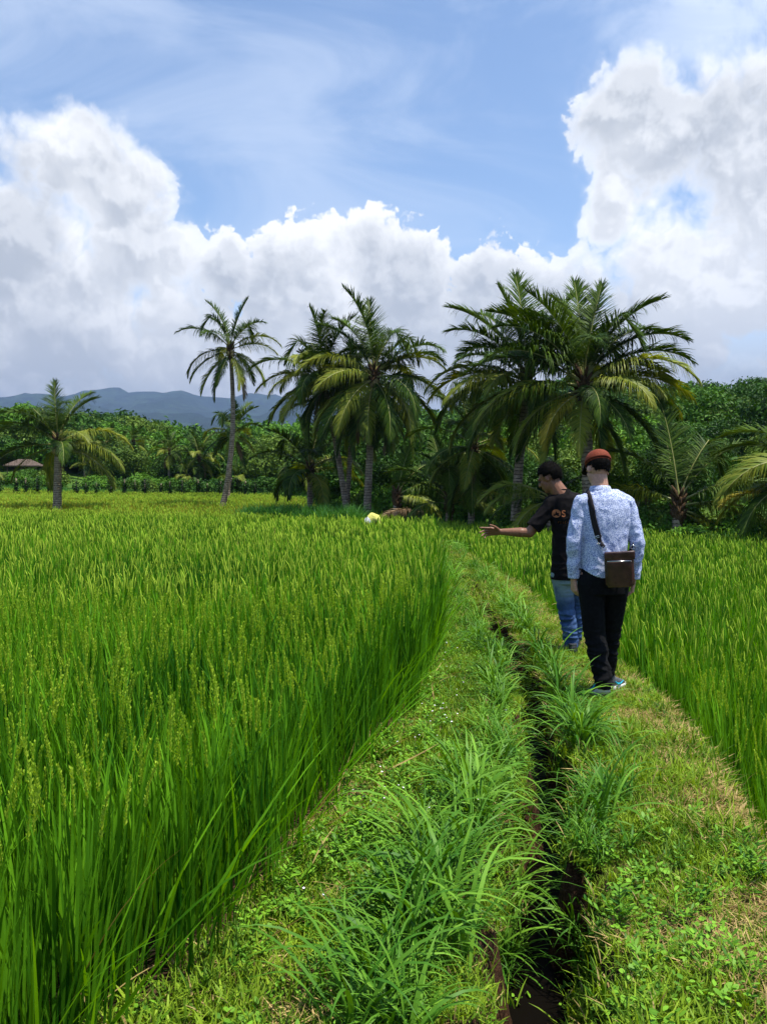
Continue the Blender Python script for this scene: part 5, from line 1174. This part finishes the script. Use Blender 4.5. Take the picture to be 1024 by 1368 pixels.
# ---- farmer bending in the rice, and two people far off
def cloth_simple(name, c): return plain_mat(name, tuple(x*0.85 for x in c), c, 30, 0.85, 0.2, 0.3, 0.004)
def bending_farmer():
    x, y = -0.30, 19.9; t = thing('person', 'farmer in a yellow top bending low over the rice at its far edge', 'person', (x,y,float(ground_z(x,y))), 0.35); t.scale = (0.62,0.62,0.84)
    HM = frame((0.40,-0.02,0.80), (0.35,0.0,-0.9), (1,0,0.4))
    mb = MB(); head(mb, HM); capsule(mb, (0.36,0,0.86), (0.24,0,0.98), 0.055, 0.06)
    chain(mb, [(-0.18,0,0.90),(0.02,0,1.04),(0.24,0,1.00)], [0.12,0.13,0.12])
    for s in (-1,1):
        chain(mb, [(0.24,0.16*s,0.98),(0.30,0.19*s,0.70),(0.46,0.12*s,0.48)], [0.055,0.042,0.028]); chain(mb, [(-0.18,0.09*s,0.86),(-0.05,0.12*s,0.46),(-0.16,0.12*s,0.08)], [0.09,0.06,0.04]); capsule(mb, (-0.16,0.12*s,0.05), (0.02,0.12*s,0.03), 0.04, 0.03)
        hand(mb, (0.46,0.12*s,0.47), (0.4,0,-1), (0,-s,0), 1.0, (0.6,0.7,0.7,0.7), thumb_side=s)
    obj('body', fuse(mb, 'body', [M['skin_brown']], 0.007, 2), t); obj('hair', hair_mesh(HM, 0, bulge=1.1, zlow=-0.07), t)
    mb = MB(); chain(mb, [(-0.06,0,0.99),(0.04,0,1.05),(0.24,0,1.01)], [0.145,0.155,0.14])
    for s in (-1,1): capsule(mb, (0.22,0.14*s,0.99), (0.28,0.19*s,0.80), 0.075, 0.06)
    w1 = wrinkles(0.006, (8,8,8), 2.0); obj('top', fuse(mb, 'top', [cloth_simple('yellow_top', (0.70,0.66,0.16))], 0.012, 3, w1), t)
    mb = MB(); chain(mb, [(-0.21,0,0.88),(-0.08,0,0.97)], [0.145,0.15]); obj('waist_cloth', fuse(mb, 'waist_cloth', [cloth_simple('white_cloth', (0.70,0.70,0.68))], 0.012, 3), t)
    mb = MB()
    for s in (-1,1): chain(mb, [(-0.18,0.09*s,0.80),(-0.05,0.12*s,0.46),(-0.16,0.12*s,0.12)], [0.115,0.08,0.06])
    obj('trousers', fuse(mb, 'trousers', [M['black_cloth']], 0.012, 3), t)
bending_farmer()
def distant_person(label, x, y, c):
    t = thing('person', label, 'person', (x,y,float(ground_z(x,y))), 0.4); t.scale = (0.9,0.9,0.9); HM = frame((0,0,1.55), (0.3,1,-0.2))
    mb = MB(); head(mb, HM); capsule(mb, (0,0,1.48), (0,0,1.35), 0.055, 0.06); loft(mb, [(0,0,0.8,0.13,0.1,0),(0,0,1.1,0.12,0.09,0),(0,0,1.34,0.13,0.08,0)])
    for s in (-1,1):
        chain(mb, [(0.17*s,0,1.34),(0.21*s,0.02,1.08),(0.16*s,0.15,0.95)], [0.05,0.04,0.03]); chain(mb, [(0.08*s,0,0.82),(0.08*s,0.03,0.45),(0.09*s,0,0.08)], [0.08,0.055,0.04]); capsule(mb, (0.09*s,0,0.04), (0.09*s,0.15,0.03), 0.04, 0.03)
        hand(mb, (0.16*s,0.15,0.95), (-0.3*s,1,0), (0,0,-1), 1.0, (0.5,0.6,0.6,0.6), thumb_side=-s)
    obj('body', fuse(mb, 'body', [M['skin_brown']], 0.008, 2), t); obj('hair', hair_mesh(HM, 0), t)
    mb = MB(); loft(mb, [(0,0,0.78,0.16,0.12,0),(0,0,1.1,0.15,0.12,0),(0,0,1.32,0.16,0.11,0),(0,0,1.42,0.09,0.07,0)])
    for s in (-1,1): capsule(mb, (0.16*s,0,1.34), (0.20*s,0.02,1.14), 0.07, 0.06)
    obj('shirt', fuse(mb, 'shirt', [cloth_simple('cloth', c)], 0.012, 3), t)
    mb = MB()
    for s in (-1,1): chain(mb, [(0.08*s,0,0.80),(0.08*s,0.03,0.45),(0.09*s,0,0.12)], [0.10,0.075,0.06])
    obj('trousers', fuse(mb, 'trousers', [M['black_cloth']], 0.012, 3), t)
distant_person('tiny figure in a pale shirt among far bushes left of the lone palm trunk', -15.3, 71.2, (0.40,0.30,0.34))
distant_person('tiny figure in an orange shirt among the bushes beside the pale shirted one', -14.6, 71.4, (0.42,0.20,0.06))

# ------------------------------------------------------------------ air
def build_haze():
    m = bpy.data.materials.new('haze'); m.use_nodes = True; t = NT(m.node_tree); t.n.clear(); o = t.node('ShaderNodeOutputMaterial'); v = t.node('ShaderNodeVolumePrincipled')
    v.inputs['Color'].default_value = (0.46,0.64,1.0,1); v.inputs['Density'].default_value = 1.25e-4; v.inputs['Anisotropy'].default_value = 0.3
    t.l.new(v.outputs[0], o.inputs['Volume'])
    zt = max(v.co.z for v in bpy.data.objects['mountain'].data.vertices)+8; zb = -3.0 + min(0.0, min(v.co.z for v in bpy.data.objects['mountain'].data.vertices))
    mb = MB(); mb.add(*box((0,0,(zt+zb)/2), (15600,15600,zt-zb)), 0); me = mb.mesh('haze', [m], False); tag(obj('haze', me), 'thin bluish air that pales the distant mountain', None, None, 'stuff')
build_haze()
